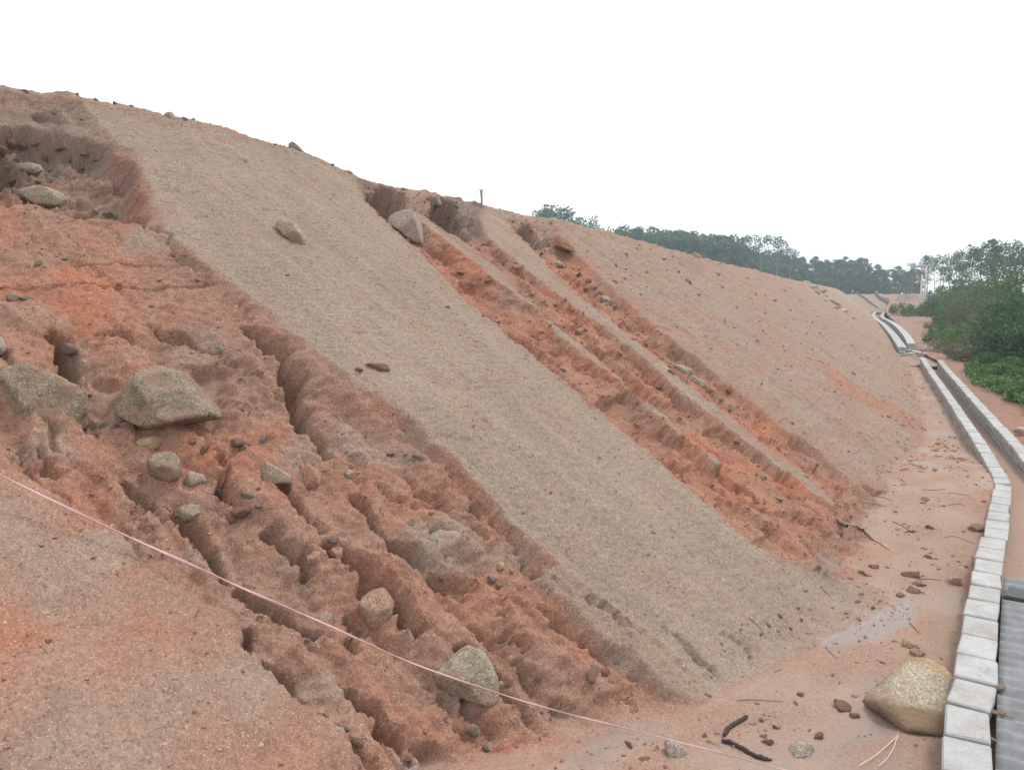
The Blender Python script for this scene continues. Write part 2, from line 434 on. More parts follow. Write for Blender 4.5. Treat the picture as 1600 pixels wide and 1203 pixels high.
def seg_dist(P, Q, x, y):
    ax, ay = P; bx, by = Q; dx, dy = bx-ax, by-ay
    t = np.clip(((x-ax)*dx+(y-ay)*dy)/(dx*dx+dy*dy+1e-12), 0, 1)
    return np.hypot(x-ax-t*dx, y-ay-t*dy), t
def sdpoly(poly, x, y):
    """signed distance, negative inside"""
    d = np.full(x.shape, 1e9); inside = np.zeros(x.shape, bool); n = len(poly)
    for i in range(n):
        p, q = poly[i], poly[(i+1) % n]
        d = np.minimum(d, seg_dist(p, q, x, y)[0])
        c = ((p[1] > y) != (q[1] > y))
        if p[1] != q[1]:
            inside ^= c & (x < (q[0]-p[0])*(y-p[1])/(q[1]-p[1])+p[0])
    return np.where(inside, -d, d)
def sdp_box(poly, pad=.8):
    """signed distance only near the polygon's box, +9 elsewhere"""
    r = np.full(a_.shape, 9.0)
    m = (a_ > poly[:, 0].min()-pad) & (a_ < poly[:, 0].max()+pad) & (v_ > poly[:, 1].min()-pad) & (v_ < poly[:, 1].max()+pad)
    r[m] = sdpoly(poly, a_[m], v_[m]); return r

en = .055*fbm(a_*3.2, v_*3.2, 4, 3, .5)+.009*fbm(a_*20, v_*20, 2, 9)      # ragged edges
# --- crust slabs (outlines followed along their rims)
polyA = AVs([(60, 100), (128, 172), (165, 205), (203, 238), (222, 285), (240, 335), (262, 365), (300, 402), (340, 432), (385, 468), (440, 512), (500, 560), (560, 602), (612, 642), (660, 684), (705, 722), (745, 765), (790, 812), (830, 850), (880, 890), (920, 925), (960, 955), (1000, 985), (1045, 1022), (1090, 1070), (1120, 1092), (1145, 1075), (1185, 1072), (1215, 1050), (1285, 1003), (1380, 965), (1393, 930), (1330, 908), (1240, 884), (1180, 853), (1120, 800), (1060, 750), (1000, 693), (930, 634), (860, 578), (800, 528), (740, 478), (690, 432), (655, 395), (625, 372), (600, 345), (575, 315), (562, 292), (556, 262), (300, 150)])
polyA2 = AVs([(860, 872), (905, 905), (950, 938), (1000, 975), (1045, 1012), (1100, 1062), (1122, 1095), (1075, 1098), (1040, 1075), (985, 1040), (930, 985), (880, 930), (845, 895)])
polyB = AVs([(640, 330), (668, 340), (700, 362), (735, 385), (766, 408), (800, 440), (830, 468), (862, 500), (900, 532), (930, 556), (975, 595), (1030, 642), (1090, 694), (1130, 728), (1118, 728), (1060, 680), (1000, 630), (950, 588), (905, 550), (868, 520), (838, 492), (806, 464), (770, 436), (740, 414), (700, 385), (670, 362)])
polyC = AVs([(725, 290), (735, 330), (745, 356), (769, 387), (806, 412), (853, 450), (887, 477), (925, 502), (960, 530), (1010, 572), (1055, 610), (1095, 640), (1130, 665), (1160, 692), (1200, 722), (1250, 762), (1310, 802), (1330, 800), (1275, 752), (1225, 712), (1180, 680), (1140, 645), (1100, 618), (1060, 585), (1025, 555), (985, 522), (950, 494), (919, 470), (887, 442), (856, 410), (830, 385), (812, 370), (800, 350), (795, 318), (790, 300)])
dl = AVs([(842, 330), (862, 372), (903, 403), (940, 437), (975, 470), (1012, 502), (1050, 531), (1097, 566), (1144, 603), (1180, 634), (1225, 672), (1272, 702), (1312, 736), (1336, 757), (1375, 770)])
polyD = np.vstack([dl, [[13.2, -.25], [14.3, -.1], [20, -.1], [200, -.2], [200, 30], [dl[0, 0], 14]]])
# smooth lower left mound
polyM = AVs([(-260, 500), (0, 700), (90, 762), (150, 800), (240, 870), (330, 930), (385, 968), (397, 1010), (440, 1058), (500, 1112), (545, 1145), (565, 1203), (600, 1330), (-300, 1900)])
sA = sdp_box(polyA)+en*.6; sA2 = sdp_box(polyA2)+en; sB = sdp_box(polyB)+en*1.1+.03+.05*perlin(a_*0+4, v_*1.3, 16); sC = sdp_box(polyC)+en*1.3+.085+.07*perlin(a_*0, v_*1.1, 15)
sD = sdp_box(polyD)+en*.7; sM = sdp_box(polyM, 1.2)+en*1.3
ew = .012+.0035*dist_*.5
def inm(s, w_=1.0): return 1-sstep(-ew*w_, ew*w_, s)
mA, mB, mC, mD = inm(sA, 1+2.5*sstep(2.6, 4.2, v_)), inm(sB, .8), inm(sC), inm(sD)
mA2 = inm(sA2, 1.5); mM = inm(sM, 6.0)
crust = np.maximum.reduce([mA, mB, mC, mD])
crustc = np.maximum.reduce([1-sstep(-1.8*ew, -.5*ew, s_+.4*en) for s_ in (sA, sB, sC, sD)])   # colour: only the top of the slabs
slope_m = sstep(-.05, .25, v_)*(1-sstep(-.34, -.06, v_-vc_))            # on the face itself
# channels zone between slab A and slab D
polyCh = np.vstack([AVs([(556, 262), (600, 345), (690, 432), (800, 528), (930, 634), (1060, 750), (1180, 853), (1240, 884)]), AVs([(1336, 757), (1225, 672), (1097, 566), (975, 470), (862, 372), (842, 318)])])
zch = inm(sdp_box(polyCh, 1.5), 8)
left = (1-zch)*(1-mD)

# --- noise fields
wx = .25*fbm(a_*1.2, v_*.8, 2, 31); wv = .25*fbm(a_*1.1+7, v_*.9, 2, 37)
rill = ridged((a_+wx)*2.1, (v_+wv)*.42, 3, 41)                        # runs down the slope
lump = fbm(a_*3.2, v_*2.2, 4, 51)
blk = np.abs(fbm((a_+wx*.3)*5.5, (v_)*3.6, 3, 57))
fine = fbm(a_*17, v_*15, 3, 61)
grit = perlin(a_*46, v_*46, 71)
big = fbm(a_*.55, v_*.5, 2, 81)

near = 1/(1+(dist_/16)**2)
rl2 = fbm(a_*5.5, v_*.7, 3, 93)
d_crust = .03*big+.008*fbm(a_*2.3, v_*2.0, 3, 91)+.009*fine+.007*grit+(.006+.012*mD)*rl2
pit_ = fbm(a_*26, v_*21, 2, 97)
d_crust = d_crust-.012*sstep(.25, .8, pit_)+.008*sstep(.3, .9, -pit_)
d_crust = d_crust+mD*(.022*fbm(a_*3.2, v_*4.2, 4, 99, .6)+.02*sstep(.3, .8, fbm(a_*3.8, v_*6, 2, 103)))
# pock marks and clods on crust
pk = perlin(a_*9, v_*6.5, 95); d_crust = d_crust-.02*sstep(.55, .9, pk)+.016*sstep(.55, .85, -pk)
# --- red erosion
sdc = np.minimum.reduce([sA, sB, sC, sD])
rid = ridged((a_+.5*wx)*7.5, (v_+.5*wv)*4.5, 3, 63)                   # small sharp erosion relief
strk_ = fbm((a_+.2*wx)*7, v_*.9, 4, 67)
dep_ch = (.13*(1-np.exp(-np.maximum(sdc, 0)/.08))+.035)*(.2+.8*sstep(.0, 2.6, v_))
thin = ridged((a_+.35*wx)*3.4, v_*.22, 3, 69)                         # thin ridges running down
d_ch = -dep_ch+.032*(thin-.7)+.024*lump+.010*fine+.02*blk+.007*rid+.024*strk_
# horizontal ledges in the channels
led = perlin(a_*.8+3, v_*1.7, 101); d_ch += .065*sstep(-.05, .05, led+.5*lump+.10*fine)-.04
led2 = perlin(a_*1.7+9, v_*.9+3, 107); d_ch += .05*sstep(-.04, .04, led2+.5*lump+.10*fine)-.03
top_sm = sstep(3.9, 5.2, v_)                                          # upper red face is smoother
rib = 2.0*np.abs(perlin((a_+.6*wx)*1.55+.15*v_, (v_+wv)*.26, 43))+.9*np.abs(perlin((a_+.4*wx)*3.6+.2*v_, (v_+.6*wv)*.55, 47))
d_lf = -(.045+.105*(1-np.exp(-np.maximum(sA, 0)/.30)))+(.125*(rib-.62)+.024*lump)*(1-.6*top_sm)+.018*fine+.03*blk*(1-.4*top_sm)+.008*grit+.018*rid+.014*strk_
crk = np.abs(perlin((a_+.4*wx)*2.6+.1*v_, (v_+.4*wv)*.75, 73)+.12*fine); d_lf -= .075*(1-sstep(.0, .085, crk))*(1-.7*top_sm)*sstep(-.2, .3, perlin(a_*1.3, v_*1.1, 75))
d_lf += .05*big
d_red = zch*d_ch*(1-sstep(-.75, -.2, v_-vc_))+(1-zch)*d_lf
d_m = .05+.03*big+.012*fbm(a_*2, v_*2, 3, 111)+.008*fine+.006*grit
d_red = d_red*(1-mM)+d_m*mM
d_red = d_red*(1-mA2)+(-.02+d_crust)*mA2
D = d_red*(1-crust)+d_crust*crust
# crust rim curls slightly above
D += .02*np.exp(-(sdc/.07)**2)*crust*(1-mD)

def gully(pts, width, depth, wob=.035, col=None):
    """pts in photo pixels; carve a channel"""
    global D
    P = AVs(pts); w2 = width+.25
    m = (a_ > P[:, 0].min()-w2) & (a_ < P[:, 0].max()+w2) & (v_ > P[:, 1].min()-w2) & (v_ < P[:, 1].max()+w2)
    if not m.any(): return
    x, y = a_[m]+wob*1.5*fbm(a_[m]*3.5, v_[m]*3.5, 3, 201, .45), v_[m]+wob*fbm(a_[m]*3.5, v_[m]*3.5, 3, 207, .45)
    dd = np.full(x.shape, 9.0); tt = np.zeros(x.shape); n = len(P)-1
    for i in range(n):
        ds, t = seg_dist(P[i], P[i+1], x, y); k = ds < dd
        dd = np.where(k, ds, dd); tt = np.where(k, (i+t)/n, tt)
    wd = width*(.55+.45*np.sin(np.pi*np.clip(tt*.9+.08, 0, 1)))*np.clip(1.05+.8*perlin(tt*len(P)*1.1+P[0, 0]*7, 0*tt+P[0, 1]*5, 211)+.3*perlin(x*6, y*6, 213), .4, 1.9)
    prof = 1-sstep(.48, 1.05, dd/wd+.07*fine[m]+.03*rid[m])
    D[m] -= 1.35*depth*prof*(.6+.4*np.sin(np.pi*np.clip(tt*.8+.15, 0, 1)))
def hollow(pts, depth, soft=.06, noise_=.5):
    global D
    P = AVs(pts); s = sdp_box(P, .5); m = s < .45
    k = 1-sstep(-soft, soft*.3, s[m]+1.6*en[m])
    D[m] -= depth*k*(1+noise_*(lump[m]+.35*rid[m]+.5*fine[m]))
def mound(px, py, rx, ry, h, p=2.0):
    global D
    c = AV(px, py); r = ((a_-c[0])/rx)**2+((v_-c[1])/ry)**2; m = r < 1.6
    D[m] += h*np.maximum(0, 1-(r[m]+.25*lump[m]))**(1/p)

# deep runnels of the left face
for g in [
    ([(395, 508), (425, 532), (455, 565), (475, 610), (487, 655), (512, 705)], .075, .26),
    ([(462, 585), (470, 620), (486, 650)], .06, .22),
    ([(92, 505), (118, 535), (122, 575), (128, 625), (150, 652)], .09, .26),
    ([(160, 505), (190, 510), (215, 525)], .045, .12),
    ([(235, 500), (262, 520), (320, 530), (350, 540)], .04, .10),
    ([(212, 742), (262, 772), (305, 800), (335, 838), (368, 882)], .075, .24),
    ([(395, 900), (432, 930), (470, 960), (498, 970)], .075, .2),
    ([(448, 738), (466, 772), (484, 802)], .055, .25),
    ([(570, 770), (588, 798), (602, 822)], .05, .25),
    ([(622, 832), (668, 862), (705, 885), (738, 918)], .065, .27),
    ([(425, 825), (462, 848), (478, 862), (492, 885)], .055, .17),
    ([(520, 850), (560, 880), (590, 915), (628, 950), (650, 985)], .07, .22),
    ([(738, 1008), (772, 1022), (805, 1056)], .07, .22),
    ([(388, 978), (402, 1012), (440, 1045), (478, 1090), (510, 1112)], .055, .16),
    ([(555, 1055), (600, 1092), (632, 1135), (655, 1172)], .06, .24),
    ([(800, 978), (815, 992), (828, 1005)], .03, .12),
    ([(530, 1130), (548, 1142), (575, 1165)], .04, .12),
    ([(345, 690), (360, 730), (350, 760)], .05, .12),
    ([(640, 720), (665, 745), (690, 770), (720, 800)], .05, .06),
    ([(740, 800), (770, 830)], .035, .08), ([(750, 775), (765, 800)], .03, .09),
    ([(860, 935), (910, 975), (960, 1010), (1010, 1050)], .06, .10),
    ([(780, 1060), (830, 1095), (870, 1140)], .05, .10),
    ([(690, 1150), (720, 1180), (745, 1215)], .09, .12),
    ([(1040, 980), (1065, 995), (1105, 1035), (1130, 1065)], .028, .09),
    ([(1130, 990), (1160, 1010), (1175, 1030)], .022, .06),
    ([(925, 930), (950, 950), (985, 975)], .028, .10),
    ([(1090, 725), (1130, 750), (1160, 775), (1200, 800)], .04, .10),
    ([(905, 560), (950, 590), (990, 610)], .03, .08),
    ([(990, 530), (1020, 545), (1050, 560), (1085, 572)], .04, .12),
    ([(1160, 745), (1180, 760), (1195, 778)], .04, .14),
    ([(0, 520), (8, 530), (14, 545)], .05, .15), ([(70, 640), (95, 690), (110, 700)], .03, .06),
    ([(225, 325), (230, 335), (228, 342)], .025, .15), ([(80, 300), (120, 318), (140, 322)], .04, .14),
]: gully(*g)
# many short ragged holes along the fall line
_rs = np.random.RandomState(21)
for _ in range(34):
    px0, py0 = _rs.uniform(20, 900), _rs.uniform(470, 1190)
    if py0 < 430+.30*px0 or py0 > 660+.62*px0 or py0 < 200+.88*px0: continue
    l_ = _rs.uniform(12, 60); gully([(px0, py0), (px0+.42*l_+_rs.uniform(-6, 6), py0+.5*l_), (px0+.8*l_, py0+1.05*l_)], _rs.uniform(.022, .055), _rs.uniform(.06, .17))
for ln in [[(0, 432), (60, 436), (130, 435), (210, 437), (300, 438), (340, 441)], [(60, 385), (120, 392), (200, 398), (260, 405)], [(230, 342), (262, 368), (300, 410), (345, 450), (395, 490)], [(350, 545), (400, 575), (440, 590)], [(700, 1100), (760, 1130), (820, 1175)], [(745, 760), (790, 815), (850, 880), (900, 925)]]: gully(ln, .022, .055, .05)
hollow([(85, 500), (125, 500), (126, 540), (108, 542)], .12)
hollow([(300, 565), (360, 560), (385, 600), (370, 650), (330, 640), (310, 600)], .12, .1)
hollow([(130, 540), (200, 570), (190, 620), (150, 655), (130, 620)], .12, .1)
hollow([(690, 862), (722, 872), (735, 905), (712, 900)], .14, .04)
hollow([(600, 925), (632, 935), (655, 978), (630, 975)], .10, .05)
hollow([(735, 1003), (775, 1012), (800, 1050), (775, 1055)], .10, .05)
# head scarps
hollow([(-60, 170), (30, 180), (95, 184), (150, 208), (200, 240), (228, 300), (226, 336), (150, 325), (70, 300), (-60, 290)], .27, .09, .6)
hollow([(-40, 195), (20, 185), (40, 215), (32, 245), (-20, 240)], .30, .05)
hollow([(60, 165), (90, 160), (108, 175), (90, 185)], .10, .05)
hollow([(572, 300), (588, 291), (612, 293), (632, 306), (634, 332), (612, 348), (590, 338), (574, 315)], .46, .05, .3)
hollow([(672, 318), (682, 308), (702, 313), (722, 328), (742, 360), (722, 368), (690, 345)], .42, .05, .3)
hollow([(812, 352), (826, 344), (848, 362), (862, 378), (838, 385), (818, 372)], .34, .05, .3)
hollow([(690, 385), (720, 400), (790, 470), (800, 500), (760, 480), (715, 440)], .06, .06)
mound(430, 690, .3, .35, .05); mound(680, 640, .5, .45, .06); mound(700, 820, .35, .3, .10); mound(560, 740, .25, .25, .05)
mound(255, 500, .35, .28, .07); mound(60, 480, .25, .25, .08); mound(620, 900, .25, .35, .06); mound(470, 1010, .2, .4, .06)
mound(870, 378, .30, .25, .12); mound(800, 480, .5, .4, .05)

D *= slope_m
# crest roughness
cr_ = np.exp(-((v_-vc_)/.5)**2)
D += cr_*(.05*fbm(a_*1.4, v_*1.4, 3, 301)+.05*sstep(.35, .8, perlin(a_*3.4, v_*3.4, 305))+.02*fine)
# --- sand flat: silt fans, little runnels, wet patches
fl = 1-sstep(-.12, .1, v_)
flat_d = .035*fbm(a_*.8, v_*1.3, 3, 401)+.010*fbm(a_*5, v_*2.2, 3, 411)+.004*fine+.0025*grit
def zone(pts, soft):
    return 1-sstep(-soft, soft, sdp_box(AVs(pts), .8)+en)
pit = zone([(1320, 1110), (1370, 1085), (1400, 1130), (1475, 1150), (1470, 1230), (1330, 1230), (1300, 1180)], .20)
wetz = np.maximum.reduce([zone([(1380, 955), (1425, 940), (1425, 985), (1375, 1003), (1300, 1018), (1280, 1008)], .11), .8*zone([(640, 1165), (700, 1180), (720, 1230), (640, 1230)], .08), .55*zone([(900, 1150), (1010, 1115), (1060, 1150), (950, 1203), (880, 1215)], .15), .5*zone([(1285, 850), (1320, 855), (1330, 880), (1295, 880)], .1)])
D += fl*flat_d*(1-.85*np.clip(wetz, 0, 1))
D -= .13*pit*(1+.5*lump)
# slab tip and crumbs at the toe of slab A
ctoe = zone([(1140, 1075), (1215, 1050), (1290, 1000), (1385, 962), (1392, 930), (1330, 900), (1240, 880), (1150, 1000)], .06)
D += ctoe*(.05+.012*fine+.014*np.maximum(0, perlin(a_*11, v_*11, 421)))*fl
tipA = zone([(985, 985), (1045, 1022), (1125, 1097), (1085, 1104), (1030, 1080), (970, 1025)], .04)
D += tipA*.05

nx, nz_ = S/KV, 1/KV
onf = sstep(-.1, .2, v_)*(1-sstep(0, .4, v_-vc_))
NX = nx*onf; NZ = np.sqrt(1-NX*NX)
X = -lat_+NX*D; Z = z0+NZ*D
fanz = (.245*np.exp(-((a_-13.2)/2.6)**2)+.03)*np.exp(-np.maximum(v_-.5, 0)/.5)+.012*fbm(a_*2.2, v_*3, 3, 431)
fan = sstep(-.02, .05, fanz-Z)*(a_ < 30)*(v_ < 1.5); kf = .02
Z = np.where((a_ < 30) & (v_ < 1.5), kf*np.logaddexp(Z/kf, fanz/kf), Z)
V = np.stack([X, a_, Z], 1)
hill = link('hillside', np_mesh('hillside', V, grid_faces(NU, NV)), M['soil']); tag(hill, kind='structure')
# --- soil attributes
Rr = np.clip(crustc*(.95-.25*np.clip(lump, 0, 1)), 0, 1)
# slab D carries pinkish and orange stains
stainD = mD*np.clip(sstep(.05, .6, fbm(a_*.45, v_*1.1+.3*a_, 3, 501)), 0, 1)
lowD = zone([(1280, 560), (1330, 600), (1440, 655), (1444, 690), (1400, 655), (1300, 610)], .3)
rimD = mD*np.exp(-np.maximum(-sD, 0)/.5)*.6
motD = mD*sstep(.1, .6, fbm(a_*1.6, v_*2.4, 4, 561))*.45
Rr = Rr*(1-.08*mD)*(1-motD)*(1-.45*mD*sstep(.1, .65, fbm((a_+.2*wx)*2.4, v_*.22, 4, 563)))*(1-.35*np.maximum(mB, mC)*sstep(-.2, .4, lump))*(1-.30*stainD)*(1-.75*lowD)*(1-.6*rimD)
Rr = np.where(mM > Rr, np.clip(mM*(.24+.55*fbm(a_*1.1, v_*1.1, 3, 511)), 0, .95), Rr)
Rr = np.maximum(Rr, mA2*.75)
patch = (1-crustc)*left*np.clip(sstep(.25, .75, fbm(a_*1.5, v_*1.4, 3, 521)+.15*D), 0, 1)*.6
Rr = np.maximum(Rr, patch)
grp = zone([(640, 810), (720, 800), (750, 870), (700, 880), (640, 850)], .1); Rr = np.maximum(Rr, grp*.75)
upc = sstep(-1.7, -.8, v_-vc_+.25*lump)*zch*(1-crustc); upl = sstep(-1.9, -1.1, v_-vc_+.3*lump)*left*(1-crustc)*slope_m
Rr = np.maximum(Rr, .62*upc+.60*upl)
G = np.clip(-.45*upc-.3*upl+.28+.75*fbm(a_*.9, v_*.8, 3, 531)*1.0+.60*zch+.12*top_sm*left-.15*mM-.35*sstep(.15, .6, fbm(a_*1.7, v_*.6, 3, 541))*zch+.4*lowD+.2*rimD, 0, 1)
B = np.clip(np.maximum(fl, fan)*(1-.85*ctoe*(1-fan))*(.75+.5*fbm(a_*1.3, v_*1.3, 2, 551)), 0, 1)
# silt lies in the runnel bottoms
B = np.maximum(B, (1-crust)*left*slope_m*.55*sstep(-.14, -.34, D)*sstep(.2, .6, fbm(a_*2, v_*2, 2, 557)+.4))
Rr = Rr*(1-.6*np.maximum(fl, fan)); Rr = np.maximum(Rr, ctoe*.75)
plate = sstep(-.4, .1, v_-vc_+.3*lump); Rr = np.maximum(Rr*(1-plate), plate*.7)
# dark topsoil lenses exposed under the crest scarps
A = np.zeros_like(a_)
for pts, k in [([(-60, 150), (90, 160), (150, 200), (205, 245), (215, 270), (160, 265), (100, 250), (60, 240), (40, 260), (-60, 250)], .62), ([(575, 285), (612, 284), (634, 310), (630, 345), (600, 345), (575, 315)], .35), ([(672, 300), (705, 300), (750, 365), (720, 362), (690, 345)], .75), ([(812, 345), (850, 360), (855, 385), (830, 380)], .4), ([(1055, 405), (1075, 400), (1100, 425), (1080, 430)], .3)]:
    A = np.maximum(A, k*zone(pts, .10)*(.75+.5*lump))
A = np.maximum(A, .28*upl*(1+lump)); A = np.maximum(A, .22*pit); A = np.clip(A, 0, 1)
wet = np.clip(np.maximum(wetz*1.15, .42*np.maximum(fl, fan)*sstep(-.2, .5, fbm(a_*.9, v_*1.2, 2, 571)))+.2*pit, 0, 1)
soil = np.stack([Rr, G, B, A], 1).astype(np.float32)
ca = hill.data.attributes.new('soil', 'FLOAT_COLOR', 'POINT'); ca.data.foreach_set('color', soil.ravel())
wa = hill.data.attributes.new('wet', 'FLOAT', 'POINT'); wa.data.foreach_set('value', wet.astype(np.float32))

bpy.context.view_layer.update()
DG = bpy.context.evaluated_depsgraph_get()
def hit(px, py):
    """point of the built hillside seen at a photo pixel"""
    for k in range(14):
        d = ray(px, py+2*k); r = hill.ray_cast(Vector(C0), Vector(d).normalized(), distance=300)
        if r[0]: return np.array(r[1]), np.array(r[2])
    p = hitbase(px, py); return p, np.array([nx, 0, nz_])

# ------------------------------------------------------------------ ground right of the drain, far land
def wall_right(Y): return np.where(Y < rwp[0, 1], wallX(Y)+rwp[0, 0]-wallX(rwp[0, 1]), np.interp(Y, rwp[:, 1], rwp[:, 0]))
gy = 2.5*np.sinh(np.linspace(-1.6, 4.9, 300)); gx = np.concatenate([np.linspace(0, 3, 60), 3+np.cumsum(np.geomspace(.06, 12, 70))])
far_left = np.interp(gy, [33, 40, 100, 175], [0, -.6, -6.4, -5.0])
_fr = np.array([onz(x, y, WT) for x, y in [(1425, 540), (1417, 526), (1405, 512), (1393, 503), (1384, 498), (1383, 493), (1389, 486)]])
far_left = np.interp(gy, np.r_[36.7, _fr[:, 1], 175], np.r_[wall_right(36.7), _fr[:, 0], _fr[-1, 0]])
GXX = np.where(gy < 36.7, wall_right(gy), far_left)[:, None]+.1+gx[None]
GYY = np.repeat(gy[:, None], len(gx), 1)
def ground_z(X, Y):
    dx = X-wall_right(np.minimum(Y, 36))
    z = .16+.05*fbm(X*.6, Y*.6, 3, 601)+.025*fbm(X*3, Y*3, 3, 605)+.012*fbm(X*10, Y*10, 2, 609)+.10*sstep(1, 6, dx)*(1+fbm(X*.3, Y*.3, 2, 611))
    z = z+np.clip((Y-60)/90, 0, 1)**1.5*2.4+np.clip((X-30)/80, 0, 1)*1.5
    return z
GZ = ground_z(GXX, GYY)
gm = np_mesh('ground', np.stack([GXX.ravel(), GYY.ravel(), GZ.ravel()], 1), grid_faces(len(gy), len(gx))[:, ::-1])
ground = link('ground', gm, M['soil']); tag(ground, kind='structure')
n_ = GXX.size; dxr = (GXX-wall_right(np.minimum(GYY, 36))).ravel()
gs_ = np.stack([np.clip(.25+.4*fbm(GXX.ravel()*.5, GYY.ravel()*.5, 3, 621), 0, 1), np.clip(.55+.5*fbm(GXX.ravel()*.8, GYY.ravel()*.8, 3, 631), 0, 1), np.zeros(n_), np.clip(.22+.5*sstep(3, 8, dxr)+.25*fbm(GXX.ravel()*1.3, GYY.ravel()*1.3, 3, 641), 0, 1)], 1).astype(np.float32)
ca = gm.attributes.new('soil', 'FLOAT_COLOR', 'POINT'); ca.data.foreach_set('color', gs_.ravel())
wa = gm.attributes.new('wet', 'FLOAT', 'POINT'); wa.data.foreach_set('value', np.zeros(n_, np.float32))
# land far around, under the woods
rr = np.geomspace(30, 1500, 60); th = np.linspace(0, 2*math.pi, 121)
RX = rr[:, None]*np.cos(th)[None]; RY = rr[:, None]*np.sin(th)[None]
RZ = -1.6+2.2*fbm(RX*.01, RY*.01, 2, 651)*sstep(60, 200, rr)[:, None]+np.clip((rr[:, None]-110)/150, 0, 1)*3.0
tm = np_mesh('terrain', np.stack([RX.ravel(), RY.ravel(), RZ.ravel()], 1), grid_faces(len(rr), len(th)))
terr = link('terrain', tm, plain('scrub_land', (.07, .085, .04), (.13, .10, .06), .2, .95, .3, .05)); tag(terr, kind='structure')
# embankment that closes the valley
ey = np.linspace(0, 1, 60); exx = np.linspace(-26, 16, 140)
EX = np.repeat(exx[:, None], 60, 1); prof = np.interp(ey, [0, .75, 1], [0, 1, 1.02])
EY = 128+np.repeat((ey*9)[None], 140, 0)+.02*EX*EX*0
EZ = .3+2.75*prof[None]+.12*fbm(EX*.4, EY*.4, 3, 661)
em = np_mesh('embankment', np.stack([EX.ravel(), EY.ravel(), EZ.ravel()], 1), grid_faces(140, 60))
emb = link('embankment', em, M['soil']); tag(emb, kind='structure')
ne = EX.size; es = np.tile(np.array([.75, .3, 0, 0], np.float32), (ne, 1))
ca = em.attributes.new('soil', 'FLOAT_COLOR', 'POINT'); ca.data.foreach_set('color', es.ravel())

# ------------------------------------------------------------------ block-built drain
def block_mesh(name, lx, ly, lz, seed, bev=.008, jit=.004):
    rn = random.Random(seed); bm = bmesh.new(); bmesh.ops.create_cube(bm, size=1)
    for v in bm.verts:
        v.co = Vector((v.co.x*lx+rn.uniform(-jit, jit), v.co.y*ly+rn.uniform(-jit, jit), v.co.z*lz+rn.uniform(-jit, jit)*.6))
    bmesh.ops.bevel(bm, geom=list(bm.edges), offset=bev, segments=1, affect='EDGES')
    me = bpy.data.meshes.new(name); bm.to_mesh(me); bm.free(); return me
def path_samples(P, step):
    P = spline(P, 400); s = np.concatenate([[0], np.cumsum(np.linalg.norm(np.diff(P[:, :2], axis=0), axis=1))])
    t = np.arange(step/2, s[-1], step)
    q = np.stack([np.interp(t, s, P[:, i]) for i in range(3)], 1)
    h = np.stack([np.interp(t+.05, s, P[:, i])-np.interp(t-.05, s, P[:, i]) for i in range(3)], 1)
    return q, np.arctan2(h[:, 1], h[:, 0])
def strip_mesh(name, P, half, z0, z1, off=0.0):
    """solid wall core along a path"""
    P = spline(P, 160); t = np.gradient(P[:, :2], axis=0); t /= np.linalg.norm(t, axis=1)[:, None]
    nrm = np.stack([t[:, 1], -t[:, 0]], 1)
    zt = P[:, 2]-WT
    L_ = P[:, :2]+nrm*(off-half); R_ = P[:, :2]+nrm*(off+half)
    V = np.concatenate([np.c_[L_, zt+z0], np.c_[L_, zt+z1], np.c_[R_, zt+z1], np.c_[R_, zt+z0]])
    n = len(P); F = []
    for i in range(n-1):
        for k in range(4):
            k2 = (k+1) % 4; F.append((k*n+i, k*n+i+1, k2*n+i+1, k2*n+i))
    F += [(0, n, 2*n, 3*n), (n-1, 4*n-1, 3*n-1, 2*n-1)]
    return poly_mesh(name, V, F, False)
rng = random.Random(5)
cap_m = [block_mesh('coping_block', .393, .255, .10, i, .011, .008) for i in range(5)]
bl_m = [block_mesh('block', .40, .24, .074, 20+i, .010, .006) for i in range(4)]
def build_wall(name, label, P, step, capm, courses, y_from, core_z0=-.55, blkoff=0.0, faces=True):
    root = empty(name, tuple(map(float, (P[0][0], P[0][1], 0)))); tag(root, label, 'drain wall', 'walls of the block drain')
    inv = Matrix.Translation(-root.location)
    core = link('core', strip_mesh('core', P, .080, core_z0, WT-.055), M['mortar'], root); core.matrix_parent_inverse = inv
    q, hd = path_samples(P, step)
    for i in range(len(q)):
        if rng.random() < .0: continue
        o = link('coping_block', capm[rng.randrange(len(capm))], M['coping'], root); o.matrix_parent_inverse = inv
        o.location = (q[i][0]+rng.uniform(-.006, .006), q[i][1], q[i][2]-.05+rng.uniform(-.006, .006))
        o.scale = (rng.uniform(.97, 1.01), float(np.interp(q[i][1], [6, 10, 14], [1, .9, .78]))*rng.uniform(.96, 1.03), 1)
        o.rotation_euler = (rng.uniform(-.02, .02), rng.uniform(-.02, .02), hd[i]+rng.uniform(-.03, .03)+(math.pi if rng.random() < .5 else 0))
    for c in range(courses):
        for i in range(len(q)-1):
            if q[i][1] < y_from: continue
            f = .5 if c % 2 == 0 else 0
            p = q[i]*(1-f)+q[i+1]*f
            o = link('block', bl_m[rng.randrange(len(bl_m))], M['block'], root); o.matrix_parent_inverse = inv
            o.scale = (1, .80, 1); o.location = (p[0]+rng.uniform(-.007, .007), p[1], p[2]-.10-.012-.0425-c*.097+rng.uniform(-.002, .002)); o.rotation_euler = (0, 0, hd[i]+rng.uniform(-.01, .01))
    return root
lw = build_wall('drain_wall', 'long curving pale block wall of the drain nearest the slope', lwp, .425, cap_m, 2, 11.0)
rw = build_wall('drain_wall', 'straight far-side block wall of the drain with its inner courses showing', rwp, .42, cap_m, 5, 9.0)
